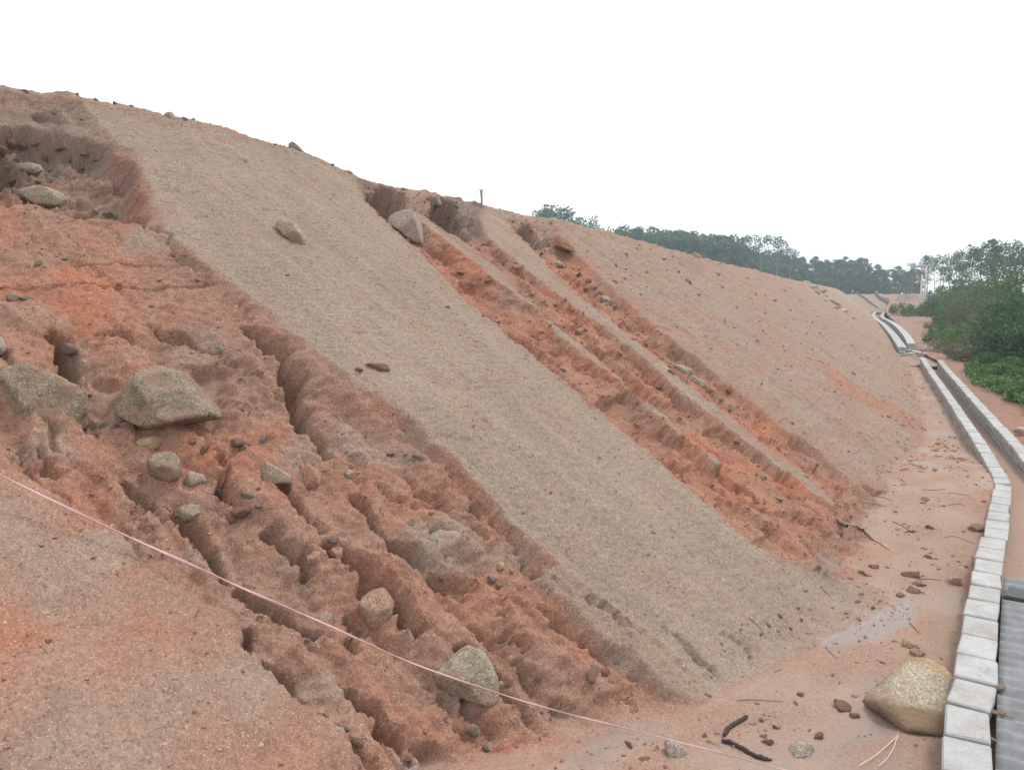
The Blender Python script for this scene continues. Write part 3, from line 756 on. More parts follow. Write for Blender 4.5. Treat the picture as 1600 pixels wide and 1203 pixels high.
# sand in the channel
def chan(name, P, Q, zfun, sd):
    P, Q = np.asarray(P), np.asarray(Q)
    u = np.linspace(0, 1, 14); XY = P[:, None, :2]*(1-u)[None, :, None]+Q[:, None, :2]*u[None, :, None]
    z = zfun(XY[..., 1])+.02*fbm(XY[..., 0]*2, XY[..., 1]*2, 3, sd)+.008*fbm(XY[..., 0]*9, XY[..., 1]*9, 3, sd+5)
    V = np.concatenate([XY.reshape(-1, 2), z.reshape(-1, 1)], 1)
    me = np_mesh(name, V, grid_faces(120, 14)[:, ::-1])
    nn = len(V); ss = np.tile(np.array([.3, .25, .8, 0], np.float32), (nn, 1)); c = me.attributes.new('soil', 'FLOAT_COLOR', 'POINT'); c.data.foreach_set('color', ss.ravel())
    o = link(name, me, M['soil']); tag(o, kind='structure'); return o
cy = np.linspace(-2, 37.0, 120)
cP = np.stack([wallX(cy)+.06, cy], 1); cQ = np.stack([wall_right(cy)+np.where(cy < 9, .16, -.06), cy], 1)
chan('drain_bed', cP, cQ, lambda Y: np.interp(Y, [-2, 9, 11.5, 14, 20, 33.5], [.08, .10, .17, .08, -.04, -.06]), 701)

gpY = np.linspace(36.2, 47.5, 120)
chan('drain_gap_floor', np.stack([np.interp(gpY, np.r_[36, 37.4, _fl[:, 1]], np.r_[wallX(36.), wallX(37.4), _fl[:, 0]])-.5, gpY], 1), np.stack([np.interp(gpY, np.r_[36, 36.7, _fr[:, 1]], np.r_[wall_right(36.), wall_right(36.7), _fr[:, 0]])+.4, gpY], 1), lambda Y: .03+0*Y, 741)
# far reach of the drain, beyond the broken gap
def far_wall(name, label, px, step=.42):
    P = np.array([onz(x, y, WT) for x, y in px]); root = empty(name, (float(P[0][0]), float(P[0][1]), 0)); tag(root, label, 'drain wall', 'walls of the block drain')
    inv = Matrix.Translation(-root.location)
    P[:, 2] += .12; c = link('core', strip_mesh('core', P, .17, -.8, WT-.06), M['block'], root); c.matrix_parent_inverse = inv
    q, hd = path_samples(P, step); VV, FF, k = [], [], 0
    src = [np.array([v.co for v in m.vertices]) for m in cap_m]; sf = [[list(p.vertices) for p in m.polygons] for m in cap_m]
    for i in range(len(q)):
        j = rng.randrange(5); a = hd[i]; v = src[j].copy(); v[:, 1] *= 1.6
        v = np.stack([v[:, 0]*math.cos(a)-v[:, 1]*math.sin(a), v[:, 0]*math.sin(a)+v[:, 1]*math.cos(a), v[:, 2]], 1)+q[i]+np.array([0, 0, -.05])
        VV.append(v); FF += [[x+k for x in f] for f in sf[j]]; k += len(v)
    o = link('coping', poly_mesh('coping', np.vstack(VV), FF, False), M['coping'], root); o.matrix_parent_inverse = inv; o['kind'] = 'stuff'
    return root, P
flw, flP = far_wall('drain_wall', 'distant slope-side wall of the drain bending out of sight', [(1410, 546), (1404, 537), (1394, 523), (1380, 508), (1368, 499), (1364.5, 493), (1369, 488), (1379, 485.5)])
frw, frP = far_wall('drain_wall', 'distant path-side wall of the drain bending out of sight', [(1424, 540), (1416, 526), (1403, 512), (1390, 503), (1380, 498), (1379, 493), (1385, 486)])
fp, fq = spline(flP, 120), spline(frP, 120)
chan('drain_bed', fp[:, :2], fq[:, :2], lambda Y: -.25+0*Y, 711)
# the two walls end in open steps at the near side of the far reach
def step_end(P, label):
    root = empty('stepped_wall_end', tuple(P)); tag(root, label, 'drain wall', 'stepped ends of the drain walls')
    for c in range(4):
        for k in range(c+1):
            o = link('block', bl_m[(c+k) % 4], M['coping'], root); o.location = (k*.06, -.25-k*.36, .20-c*.10-.05); o.scale = (1, 1.2, 1.02); o.rotation_euler = (0, 0, math.pi/2-.1)
    return root
step_end((flP[0][0], flP[0][1], .02), 'stepped broken end of the far drain wall beside the slope')
step_end((frP[0][0], frP[0][1], .02), 'stepped broken end of the far drain wall beside the red path')

# corrugated sheet over the near channel, dark board lying on it
def sheet_obj():
    e = onz(1562, 897, .27); y1 = float(e[1]); ys = np.linspace(-1.0, y1, 420); us = np.linspace(0, 1.15, 24)
    Xs = (wallX(ys)+.138)[:, None]+us[None]; Ys = np.repeat(ys[:, None], 24, 1)+(.10*us)[None]*0
    Zs = .255+.021*np.sin(2*math.pi*Ys/.165)-.02*us[None]+.004*fbm(Xs*2, Ys*2, 2, 721)
    V = np.stack([Xs.ravel(), Ys.ravel(), Zs.ravel()], 1); n = len(V); F = grid_faces(420, 24)
    me = np_mesh('corrugated_sheet', V, F[:, ::-1]); o = link('corrugated_sheet', me, M['sheet'])
    md = o.modifiers.new('thickness', 'SOLIDIFY'); md.thickness = .007
    return tag(o, 'grey corrugated fibre cement sheet laid over the near end of the drain', 'sheet'), y1
sh, SHY = sheet_obj()
def board_obj():
    bm = bmesh.new(); bmesh.ops.create_cube(bm, size=1)
    for v in bm.verts: v.co = Vector((v.co.x*.55, v.co.y*.26, v.co.z*.035))
    bmesh.ops.bevel(bm, geom=list(bm.edges), offset=.006, segments=2, affect='EDGES')
    me = bpy.data.meshes.new('board'); bm.to_mesh(me); bm.free()
    p = onz(1578, 930, .30); o = link('board', me, M['board']); o.location = (p[0]+.245, p[1]+.05, .292); o.rotation_euler = (.03, -.03, R(-14))
    return tag(o, 'dark flat board lying on the corrugated sheet at the frame edge', 'board')
board_obj()

# ------------------------------------------------------------------ rocks
_ico = {}
def ico(sub):
    if sub not in _ico:
        bm = bmesh.new(); bmesh.ops.create_icosphere(bm, subdivisions=sub, radius=1)
        V = np.array([v.co[:] for v in bm.verts]); V /= np.linalg.norm(V, axis=1)[:, None]
        F = np.array([[v.index for v in f.verts] for f in bm.faces]); bm.free(); _ico[sub] = (V, F)
    return _ico[sub]
def rock_shape(planes, p=16, sub=4, nz=.04, seed=0, f=3.0):
    """planes: list of (normal, distance) -> vertices of a faceted, slightly rounded rock"""
    U, F = ico(sub); Nn = np.array([n/np.linalg.norm(n) for n, d in planes]); Dd = np.array([d for n, d in planes])
    q = np.maximum(U@Nn.T/Dd[None], 0); r = (q**p).sum(1)**(-1/p)
    size = np.median(r)
    W = U*r[:, None]
    n1 = noise3(W/size, f*.6, seed)+.55*noise3(W/size, f*1.5, seed+3)-.7*np.abs(noise3(W/size, f*2.2, seed+4))+.35*noise3(W/size, f*4.5, seed+7)+.3*noise3(W/size, f*10, seed+8)
    return W*(1+nz*n1)[:, None], F
def outline_rock(label, poly, mat, depth=.8, lift=.25, seed=0, sub=4, nz=.04, p=16, name='boulder', cat='boulder', group=None, front=None, base=None, cuts=5):
    """convex outline in photo pixels -> solid rock of that size where it stands on the slope"""
    rn = np.random.RandomState(seed+77); poly = np.array(poly, float); c = poly.mean(0)
    hp, hn = base if base is not None else hit(*c)
    dpt = float((hp-C0)@FW); mpp = dpt/FPX
    L_ = np.stack([(poly[:, 0]-c[0])*mpp, -(poly[:, 1]-c[1])*mpp], 1)
    w_ = L_[:, 0].max()-L_[:, 0].min(); h_ = L_[:, 1].max()-L_[:, 1].min(); r = .5*math.sqrt(w_*h_)
    ctr = hp-FW*(lift*.55*2*r); k = float((ctr-C0)@FW)/dpt; L_ *= k
    ar = np.sum(L_[:, 0]*np.roll(L_[:, 1], -1)-np.roll(L_[:, 0], -1)*L_[:, 1]); 
    pl = []
    for i in range(len(L_)):
        a, b = L_[i], L_[(i+1) % len(L_)]; e = b-a; n2 = np.array([e[1], -e[0]])
        if ar < 0: n2 = -n2
        n2 /= np.linalg.norm(n2)+1e-9; d = max(float(n2@a), r*.15)
        tl_ = rn.uniform(-.35, .30)
        pl.append((RT*n2[0]+UP*n2[1]-FW*tl_, d*(1.0)/math.sqrt(1+tl_*tl_)+abs(tl_)*r*.12))
    for fx, fy, dd in (front or [(rn.uniform(-.6, .6), rn.uniform(.1, .9), .62), (rn.uniform(-.9, .9), rn.uniform(-.6, .2), .7), (rn.uniform(-.3, .3), rn.uniform(-.3, .3), .8)]):
        pl.append((-FW+RT*fx+UP*fy, r*depth*dd*1.15))
    for _ in range(3): pl.append((FW+RT*rn.uniform(-.7, .7)+UP*rn.uniform(-.7, .7), r*depth))
    for _ in range(cuts):
        u_ = rn.normal(size=3)-.8*FW; pl.append((u_, r*rn.uniform(.80, 1.0)*max(.75, depth)))
    W, F = rock_shape(pl, p*2.0, sub, nz, seed)
    me = np_mesh(name, W, F); o = link(name, me, mat); o.location = tuple(map(float, ctr))
    return tag(o, label, cat, group)
G_ = M
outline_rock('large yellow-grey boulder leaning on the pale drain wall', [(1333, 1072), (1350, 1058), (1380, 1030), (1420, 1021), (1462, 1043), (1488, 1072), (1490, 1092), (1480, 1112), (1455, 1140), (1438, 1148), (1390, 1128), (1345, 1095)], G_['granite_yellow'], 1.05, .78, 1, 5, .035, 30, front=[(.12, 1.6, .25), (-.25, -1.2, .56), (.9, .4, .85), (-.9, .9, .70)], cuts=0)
outline_rock('big pyramid-shaped grey-brown boulder set in the left red face', [(163, 672), (185, 640), (212, 590), (235, 577), (262, 574), (290, 583), (318, 618), (343, 652), (335, 684), (300, 668), (255, 670), (200, 684), (172, 684)], G_['granite'], .9, .20, 2, 5, .06, 30, front=[(-1.0, .35, .74), (.55, .6, .62), (-.15, .05, .60), (.15, -1.0, .66), (.1, 1.3, .80)])
outline_rock('broad half-buried boulder at the left frame edge', [(-60, 570), (0, 562), (40, 570), (85, 588), (108, 605), (112, 640), (100, 684), (60, 690), (-60, 660)], G_['granite'], .4, -.05, 3, 5, .05, 20, cuts=1, front=[(.2, .4, .6), (.8, 0, .8), (-.4, -.1, .7)])
outline_rock('flat pale oval boulder on the ledge at upper left', [(38, 305), (60, 297), (90, 298), (104, 310), (98, 324), (75, 327), (50, 320)], G_['granite_pale'], .9, .40, 4, 4, .04, 10)
outline_rock('tall grey boulder standing at the head of the first red channel', [(609, 347), (622, 336), (648, 333), (656, 345), (664, 375), (665, 390), (655, 393), (640, 385), (622, 368)], G_['granite_grey'], 1.0, .85, 5, 5, .03, 12, cuts=1)
outline_rock('long pale stone embedded in the middle of the wide grey slab', [(432, 348), (445, 343), (462, 350), (474, 365), (482, 385), (476, 394), (458, 378), (440, 365)], G_['granite_pale'], .7, .40, 6, 4, .06, 10, cuts=1)
outline_rock('rounded speckled boulder beneath the pink rope', [(668, 1022), (690, 1008), (725, 1004), (755, 1018), (775, 1050), (788, 1080), (770, 1100), (745, 1098), (715, 1092), (690, 1070)], G_['granite_pale'], .5, .10, 7, 5, .04, 12, front=[(-.2, .7, .8), (.5, .1, .85), (-.4, -.5, .82)], cuts=2)
outline_rock('reddish brown boulder half out of a rib above the rope', [(560, 940), (575, 925), (600, 918), (612, 935), (614, 960), (600, 982), (582, 975), (566, 960)], G_['clod_brown'], .8, .2, 8, 4, .06, 12)
outline_rock('dark angular stone below the pyramid-shaped boulder', [(232, 722), (250, 704), (272, 704), (292, 722), (296, 742), (270, 750), (240, 746)], G_['granite'], .8, .25, 9, 4, .05, 16)
outline_rock('small yellow flat stone tucked under the pyramid-shaped boulder', [(207, 697), (222, 685), (240, 682), (255, 690), (250, 700), (228, 704)], G_['stone_tan'], .8, .35, 10, 4, .05, 14)
outline_rock('little grey stone touching the dark angular stone', [(286, 742), (300, 736), (318, 742), (322, 752), (305, 760), (290, 757)], G_['granite_grey'], .8, .25, 11, 3, .06, 12)
outline_rock('pale leaning stone at a dark hole right of the pyramid boulder', [(405, 730), (418, 720), (436, 730), (455, 742), (456, 756), (440, 764), (420, 752)], G_['granite_pale'], .8, .25, 12, 4, .05, 14)
outline_rock('pale stone above the long dark runnel', [(278, 800), (288, 788), (306, 787), (318, 800), (308, 812), (290, 812)], G_['granite_pale'], .8, .25, 13, 4, .05, 14)
outline_rock('pale greenish stone touching the pink rope', [(500, 960), (508, 954), (518, 958), (521, 970), (514, 980), (503, 978)], G_['granite_pale'], .9, .35, 14, 4, .05, 12)
outline_rock('dark grey oval cobble on the sand below the rope', [(1038, 1166), (1046, 1155), (1060, 1157), (1073, 1172), (1073, 1186), (1060, 1190), (1045, 1180)], G_['granite_grey'], .9, .40, 15, 4, .04, 10, name='cobble', cat='stone')
outline_rock('lumpy grey cobble at the bottom of the sand flat', [(1218, 1172), (1240, 1165), (1252, 1155), (1268, 1160), (1272, 1176), (1250, 1188), (1225, 1183)], G_['granite_grey'], .8, .3, 16, 4, .08, 10, name='cobble', cat='stone')
outline_rock('grey-brown cobble in the hollow at upper left', [(37, 262), (48, 256), (62, 258), (68, 268), (58, 274), (44, 272)], G_['clod_grey'], .9, .4, 17, 4, .05, 12)
outline_rock('dark boulder perched on the skyline above the wide slab', [(450, 222), (458, 218), (466, 222), (473, 232), (465, 236), (454, 230)], G_['stone_dark'], .9, .35, 18, 4, .04, 12)
outline_rock('pointed stone on the skyline at the left', [(256, 177), (262, 170), (269, 168), (273, 180), (262, 183)], G_['clod_grey'], .9, .35, 19, 3, .05, 14)
outline_rock('small pale stone standing in a runnel right of centre-left', [(540, 738), (546, 730), (553, 735), (553, 748), (544, 750)], G_['granite_pale'], .9, .4, 20, 3, .05, 12, name='stone', cat='stone')
outline_rock('white upright stone high on the wide grey slab', [(380, 246), (385, 243), (389, 250), (387, 258), (381, 255)], G_['stone_white'], .8, .3, 21, 3, .05, 12, name='stone', cat='stone')
outline_rock('grey rock cut off by the left edge above the half-buried boulder', [(-14, 528), (0, 526), (9, 540), (10, 556), (0, 562), (-14, 560)], G_['granite_grey'], .8, .3, 22, 4, .05, 14)
outline_rock('orange clod stuck on a red rib above the rope', [(512, 860), (525, 852), (540, 855), (545, 866), (530, 873), (515, 870)], G_['clod_red'], .8, .3, 23, 4, .08, 10, name='soil_clod', cat='clod')
outline_rock('smaller orange clod left of its larger twin', [(480, 868), (490, 860), (500, 862), (502, 875), (490, 882), (482, 878)], G_['clod_red'], .8, .25, 24, 4, .08, 10, name='soil_clod', cat='clod')
outline_rock('rounded brown stone behind the leaning boulder', [(1406, 1003), (1414, 998), (1426, 1001), (1430, 1010), (1420, 1017), (1408, 1014)], G_['stone_tan'], .9, .4, 25, 4, .04, 9, name='stone', cat='stone')
outline_rock('flat brown stone next to the rounded one behind the boulder', [(1416, 1018), (1430, 1011), (1442, 1018), (1441, 1028), (1425, 1026)], G_['clod_brown'], .9, .4, 26, 4, .04, 9, name='stone', cat='stone')
outline_rock('olive stone beside the wall where it curves', [(1511, 824), (1518, 816), (1530, 818), (1537, 830), (1528, 835), (1514, 832)], G_['granite'], .9, .4, 27, 4, .04, 10, name='stone', cat='stone')
outline_rock('pale lumpy stone lying on the sand near the wall', [(1472, 908), (1485, 900), (1503, 902), (1506, 912), (1490, 918), (1475, 916)], G_['clod_grey'], .9, .35, 28, 4, .08, 9, name='stone', cat='stone')
outline_rock('grey slab of rock in the third channel', [(1044, 578), (1055, 570), (1074, 574), (1088, 584), (1078, 590), (1056, 586)], G_['granite_grey'], .8, .35, 29, 4, .06, 12)
outline_rock('second grey rock in the third channel, lower', [(1070, 592), (1080, 587), (1098, 594), (1104, 602), (1090, 606), (1074, 600)], G_['clod_grey'], .8, .35, 30, 4, .06, 12)
outline_rock('rounded grey rock under the rim of the right slab', [(932, 468), (942, 462), (954, 466), (955, 474), (942, 476)], G_['granite_grey'], .8, .4, 31, 3, .05, 10)
outline_rock('pale stone on orange soil between the narrow strips', [(898, 517), (904, 511), (911, 515), (911, 522), (902, 523)], G_['granite_pale'], .8, .4, 32, 3, .05, 12, name='stone', cat='stone')
outline_rock('flat pale stone at the top of the third channel', [(864, 412), (872, 407), (881, 411), (879, 418), (868, 418)], G_['granite_pale'], .8, .4, 33, 3, .05, 14, name='stone', cat='stone')
outline_rock('dark stone wedged against the slope side of the drain wall', [(1484, 652), (1489, 645), (1497, 648), (1498, 658), (1488, 659)], G_['stone_dark'], .9, .4, 34, 3, .05, 12, name='stone', cat='stone')
outline_rock('white block fallen beside the drain wall', [(1496, 670), (1501, 666), (1509, 672), (1507, 677), (1498, 675)], G_['stone_white'], .9, .4, 35, 3, .03, 18, name='stone', cat='stone')
outline_rock('red clod against the drain wall', [(1466, 627), (1471, 623), (1479, 626), (1478, 631), (1468, 631)], G_['clod_red'], .9, .4, 36, 3, .06, 10, name='soil_clod', cat='clod')
outline_rock('bright yellow pebble on the rib beside the grey slab', [(775, 884), (780, 878), (787, 880), (789, 887), (780, 890)], G_['stone_tan'], .9, .4, 37, 3, .06, 12, name='stone', cat='stone')
outline_rock('grey soil block overhanging the forked dark hole', [(640, 842), (680, 826), (722, 832), (736, 862), (715, 872), (690, 866), (655, 858)], G_['clod_grey'], .7, .14, 38, 4, .07, 12, name='soil_clod', cat='clod')
outline_rock('red lump of soil right of the small pale stone', [(462, 730), (480, 722), (500, 738), (510, 765), (495, 775), (475, 755)], G_['clod_red'], .6, .10, 39, 4, .08, 10, name='soil_clod', cat='clod')
outline_rock('orange clods heaped at the head of the third channel', [(859, 380), (868, 372), (882, 376), (896, 385), (900, 396), (880, 392), (862, 386)], G_['clod_red'], .8, .3, 40, 4, .12, 12, name='soil_clod', cat='clod')
outline_rock('brown boulder tilted on the skyline above the right slab', [(1078, 402), (1084, 394), (1092, 398), (1096, 408), (1086, 410)], G_['clod_brown'], .9, .3, 41, 3, .08, 12)
outline_rock('angular fallen block on the first channel head scarp', [(672, 316), (684, 308), (692, 314), (688, 324), (676, 324)], G_['clod_grey'], .8, .4, 42, 3, .06, 16)
gp = onz(1594, 672, .25)
outline_rock('white stone on the red path by the right frame edge', [(1589, 671), (1594, 667), (1603, 667), (1607, 675), (1597, 679), (1589, 677)], G_['stone_white'], .9, .35, 43, 3, .04, 12, name='stone', cat='stone', base=(gp, np.array([0, 0, 1.])))

# loose small stones and clods that lie about
protos = []
for i in range(7):
    rn = np.random.RandomState(300+i)
    pl = [(rn.normal(size=3), rn.uniform(.7, 1.05)) for _ in range(14)]
    W, F = rock_shape(pl, 22, 3, .15, 300+i); W[:, 2] *= .72; W *= rn.uniform(.75, 1.25, 3)
    protos.append((W, F))
def small_stone(px, py, wpx, mat, label, group, nm='stone', cat='stone', i=0):
    hp, hn = hit(px, py); dpt = float((hp-C0)@FW); s = wpx*dpt/FPX*.5
    key = (i % 7, mat.name)
    if key not in _sm:
        me = np_mesh(nm, *protos[i % 7]); me.materials.append(mat); _sm[key] = me
    o = bpy.data.objects.new(nm, _sm[key]); COL.objects.link(o)
    o.location = tuple(map(float, hp-hn*s*rng.uniform(.0, .25))); o.scale = (s, s*rng.uniform(.8, 1.1), s*rng.uniform(.8, 1.1))
    o.rotation_euler = (rng.uniform(-.5, .5), rng.uniform(-.5, .5), rng.uniform(0, 6.28))
    return tag(o, label, cat, group)
_sm = {}
sets = [
  ('pale pebble lying on the wide grey slab', 'pebbles on the wide grey slab', 'stone_white', [(650, 716, 9), (1020, 832, 8), (632, 668, 6), (930, 655, 6), (860, 770, 6), (1045, 915, 7), (905, 820, 6), (700, 480, 6)]),
  ('white pebble on the eroded left red face', 'white pebbles on the left red face', 'stone_white', [(345, 548, 16), (352, 546, 10), (637, 985, 8), (600, 1045, 8), (727, 1102, 8), (508, 735, 7), (700, 865, 8), (190, 525, 10), (270, 400, 6), (100, 405, 10), (88, 402, 7), (250, 436, 8), (165, 335, 14), (180, 336, 12), (150, 330, 10), (100, 318, 10)]),
  ('small grey stone on the eroded left red face', 'grey stones on the left red face', 'clod_grey', [(390, 776, 14), (412, 685, 14), (370, 640, 14), (380, 700, 12), (655, 715, 14), (640, 820, 18), (520, 845, 16), (690, 905, 12), (770, 905, 14), (780, 915, 10), (800, 895, 10), (345, 770, 10), (20, 468, 22), (40, 465, 16), (70, 525, 12), (110, 546, 26), (480, 1000, 10), (740, 1140, 20), (760, 1170, 12), (340, 765, 12), (405, 790, 14), (540, 1140, 14), (235, 480, 10), (60, 410, 14), (45, 330, 10), (130, 240, 9), (70, 245, 12)]),
  ('red clod of soil on the eroded left face', 'red clods on the left face', 'clod_red', [(375, 690, 30), (380, 800, 34), (365, 810, 18), (520, 650, 18), (300, 690, 16), (320, 700, 14), (705, 1070, 14), (640, 1185, 12), (560, 1160, 16), (925, 1055, 24), (945, 1050, 18), (840, 1060, 12), (610, 710, 12), (450, 430, 8), (560, 575, 20), (595, 575, 24)]),
  ('brown clod scattered on the sand flat', 'clods on the sand flat', 'clod_brown', [(1310, 835, 12), (1400, 800, 9), (1425, 830, 14), (1455, 825, 10), (1345, 895, 12), (1360, 900, 16), (1362, 886, 12), (1425, 900, 20), (1430, 912, 16), (1405, 930, 14), (1425, 925, 16), (1250, 1085, 16), (1245, 1100, 12), (1215, 1138, 9), (1200, 1160, 16), (1190, 1150, 10), (1280, 1150, 24), (1320, 1105, 22), (1335, 1118, 20), (1005, 1185, 16), (985, 1165, 14), (1100, 1150, 10), (1450, 870, 18), (1465, 890, 8), (1445, 780, 10), (1545, 737, 9), (1555, 730, 8), (1512, 745, 6)]),
  ('little pebble on the wet sand near the frame bottom', 'pebbles on the wet sand', 'stone_white', [(1300, 1055, 7), (1215, 985, 8), (1220, 990, 7), (975, 1180, 6), (1120, 1145, 10), (1108, 1085, 10), (1265, 1140, 6), (1190, 1125, 10), (1180, 1130, 8), (860, 920, 6)]),
  ('crumbled clod at the lower edge of the wide slab', 'crumbs at the foot of the wide slab', 'clod_brown', [(1200, 975, 8), (1218, 962, 11), (1236, 981, 7), (1190, 990, 7), (1252, 968, 6), (1262, 990, 8), (1300, 950, 8), (1340, 940, 9), (1365, 950, 9), (1245, 950, 9)]),
  ('clod lying in the red channels', 'clods in the red channels', 'clod_brown', [(905, 430, 9), (920, 440, 9), (930, 450, 10), (915, 452, 8), (900, 445, 8), (940, 458, 8), (960, 480, 8), (1110, 612, 8), (1125, 625, 9), (1140, 640, 8), (1035, 560, 9), (1050, 582, 10), (1120, 740, 10), (1150, 690, 10), (760, 438, 10), (735, 445, 9), (720, 425, 9), (840, 540, 9), (880, 580, 9), (1140, 610, 12), (1030, 605, 8), (905, 600, 8), (945, 640, 9), (1190, 745, 9), (1215, 700, 8), (1260, 745, 8)]),
  ('brown clod fallen in the scarp hollow at upper left', 'clods in the upper left scarp', 'clod_brown', [(20, 225, 22), (38, 232, 16), (8, 240, 20), (55, 225, 12), (75, 268, 16), (30, 250, 14), (95, 232, 12), (110, 250, 10), (12, 262, 14), (60, 285, 14), (130, 262, 10), (150, 250, 9), (20, 285, 16)]),
  ('small clod resting on the skyline crest', 'clods along the crest', 'clod_brown', [(290, 182, 8), (303, 187, 6), (120, 148, 8), (150, 154, 7), (180, 158, 8), (205, 166, 7), (430, 212, 6), (630, 290, 7), (700, 300, 6), (340, 198, 5), (400, 206, 5), (520, 252, 5), (545, 262, 6), (800, 326, 5), (40, 130, 7)]),
  ('dark clod dotting the right grey slab', 'clods on the right slab', 'clod_brown', [(962, 415, 9), (975, 435, 7), (1010, 425, 7), (995, 390, 7), (1035, 405, 8), (1060, 425, 8), (1120, 428, 8), (1130, 450, 9), (1165, 435, 8), (1195, 490, 6), (1210, 470, 6), (1240, 500, 5), (1110, 545, 7), (1150, 480, 7), (1180, 460, 6), (960, 440, 8), (1000, 460, 6), (1075, 440, 10), (1090, 460, 8), (1250, 470, 6), (1225, 455, 6), (1280, 520, 5), (1300, 560, 5), (1330, 540, 4), (1410, 665, 8), (1415, 700, 7), (1425, 655, 6), (1400, 690, 6)]),
]
ix = 0
for label, grp_, mt, lst in sets:
    for (x, y, s), rk in zip(lst, ranked([t[0]+t[1]*.001 for t in lst])):
        clod = 'clod' in label or 'crumb' in label
        small_stone(x, y, s, M[mt], label+', '+rk, grp_, 'soil_clod' if clod else 'pebble', 'clod' if clod else 'pebble', ix); ix += 1

# rubble of broken blocks and rock spilling down the far slope
rub = [(1262, 442, 12), (1272, 449, 14), (1282, 455, 16), (1290, 463, 12), (1296, 470, 12), (1303, 474, 14), (1310, 480, 12), (1318, 486, 12), (1276, 458, 10), (1288, 470, 9), (1325, 492, 8), (1332, 498, 7), (1268, 450, 10), (1306, 482, 9)]
_rk = ranked([t[0]+t[1]*.001 for t in rub])
for i, (x, y, s) in enumerate(rub):
    small_stone(x, y, s, M[['granite_grey', 'stone_white', 'clod_brown'][i % 3]], 'broken rock in the rubble spill on the far slope, '+_rk[i], 'rubble on the far slope', 'rubble_rock', 'rubble', i)
_bb = [(1424, 553, 9), (1432, 551, 12), (1440, 548, 10), (1428, 558, 8), (1420, 548, 8), (1436, 556, 7), (1445, 553, 8), (1448, 546, 7), (1415, 552, 6)]
_rk = ranked([t[0] for t in _bb])
for i, (x, y, s) in enumerate(_bb):
    p = onz(x, y, .18); sz = s*float((p-C0)@FW)/FPX
    o = link('broken_block', block_mesh('broken_block', sz*1.1, sz*.7, sz*.35, 60+i, .01, .03), M['coping' if i % 2 else 'block']); o.location = tuple(p); o.rotation_euler = (rng.uniform(-.3, .3), rng.uniform(-.3, .3), rng.uniform(0, 3))
    tag(o, 'broken concrete block heaped in the gap of the drain, '+_rk[i], 'block', 'broken blocks in the gap of the drain')

# gravel: uncountable grains over slope and sand
def gravel(n, seed):
    rs = np.random.RandomState(seed)
    wgt = np.exp(-dist_/7)*(.35+.65*crust)*(1-.5*fl)*(lat_ < cl.max()); wgt = np.where(a_ > -.8, wgt, 0)
    cell = np.abs(np.gradient(YY, axis=0)*np.gradient(LAT, axis=1)).ravel(); wgt = wgt*cell
    idx = rs.choice(len(V), n, p=wgt/wgt.sum())
    U, F = ico(1); U = U[:, :].copy()
    s = .0035+.008*rs.rand(n)**3*1.2
    pos = V[idx]+rs.uniform(-.008, .008, (n, 3))*np.array([1, 1, .3])
    sc = s[:, None, None]*rs.uniform(.6, 1.25, (n, 1, 3))*(1+.25*rs.normal(size=(n, len(U), 1)))
    VV = (U[None]*sc+pos[:, None]).reshape(-1, 3)
    FF = (F[None]+(np.arange(n)*len(U))[:, None, None]).reshape(-1, 3)
    me = np_mesh('gravel', VV, FF, False)
    tone = np.repeat(rs.rand(n).astype(np.float32), len(U))
    at = me.attributes.new('tone', 'FLOAT', 'POINT'); at.data.foreach_set('value', tone)
    redn = np.repeat((1-crust[idx]).astype(np.float32), len(U)); at = me.attributes.new('redness', 'FLOAT', 'POINT'); at.data.foreach_set('value', redn)
    m, t, b = newmat('gravel_grain'); q = NB(t)
    tn = q.n('ShaderNodeAttribute', attribute_name='tone').outputs['Fac']; rd = q.n('ShaderNodeAttribute', attribute_name='redness').outputs['Fac']
    c = q.mix(rd, q.ramp(tn, [(0, (.17, .14, .115)), (.5, (.30, .25, .205)), (.85, (.38, .33, .27)), (1, (.56, .52, .46))]), q.ramp(tn, [(0, (.15, .085, .06)), (.5, (.30, .175, .125)), (.85, (.36, .25, .19)), (1, (.55, .48, .41))]))
    q.L(c, b.inputs['Base Color']); b.inputs['Roughness'].default_value = .9
    o = link('gravel', me, m); return tag(o, 'fine gravel grains strewn over the slope and sand', 'gravel', kind='stuff')
gravel(12000, 9)
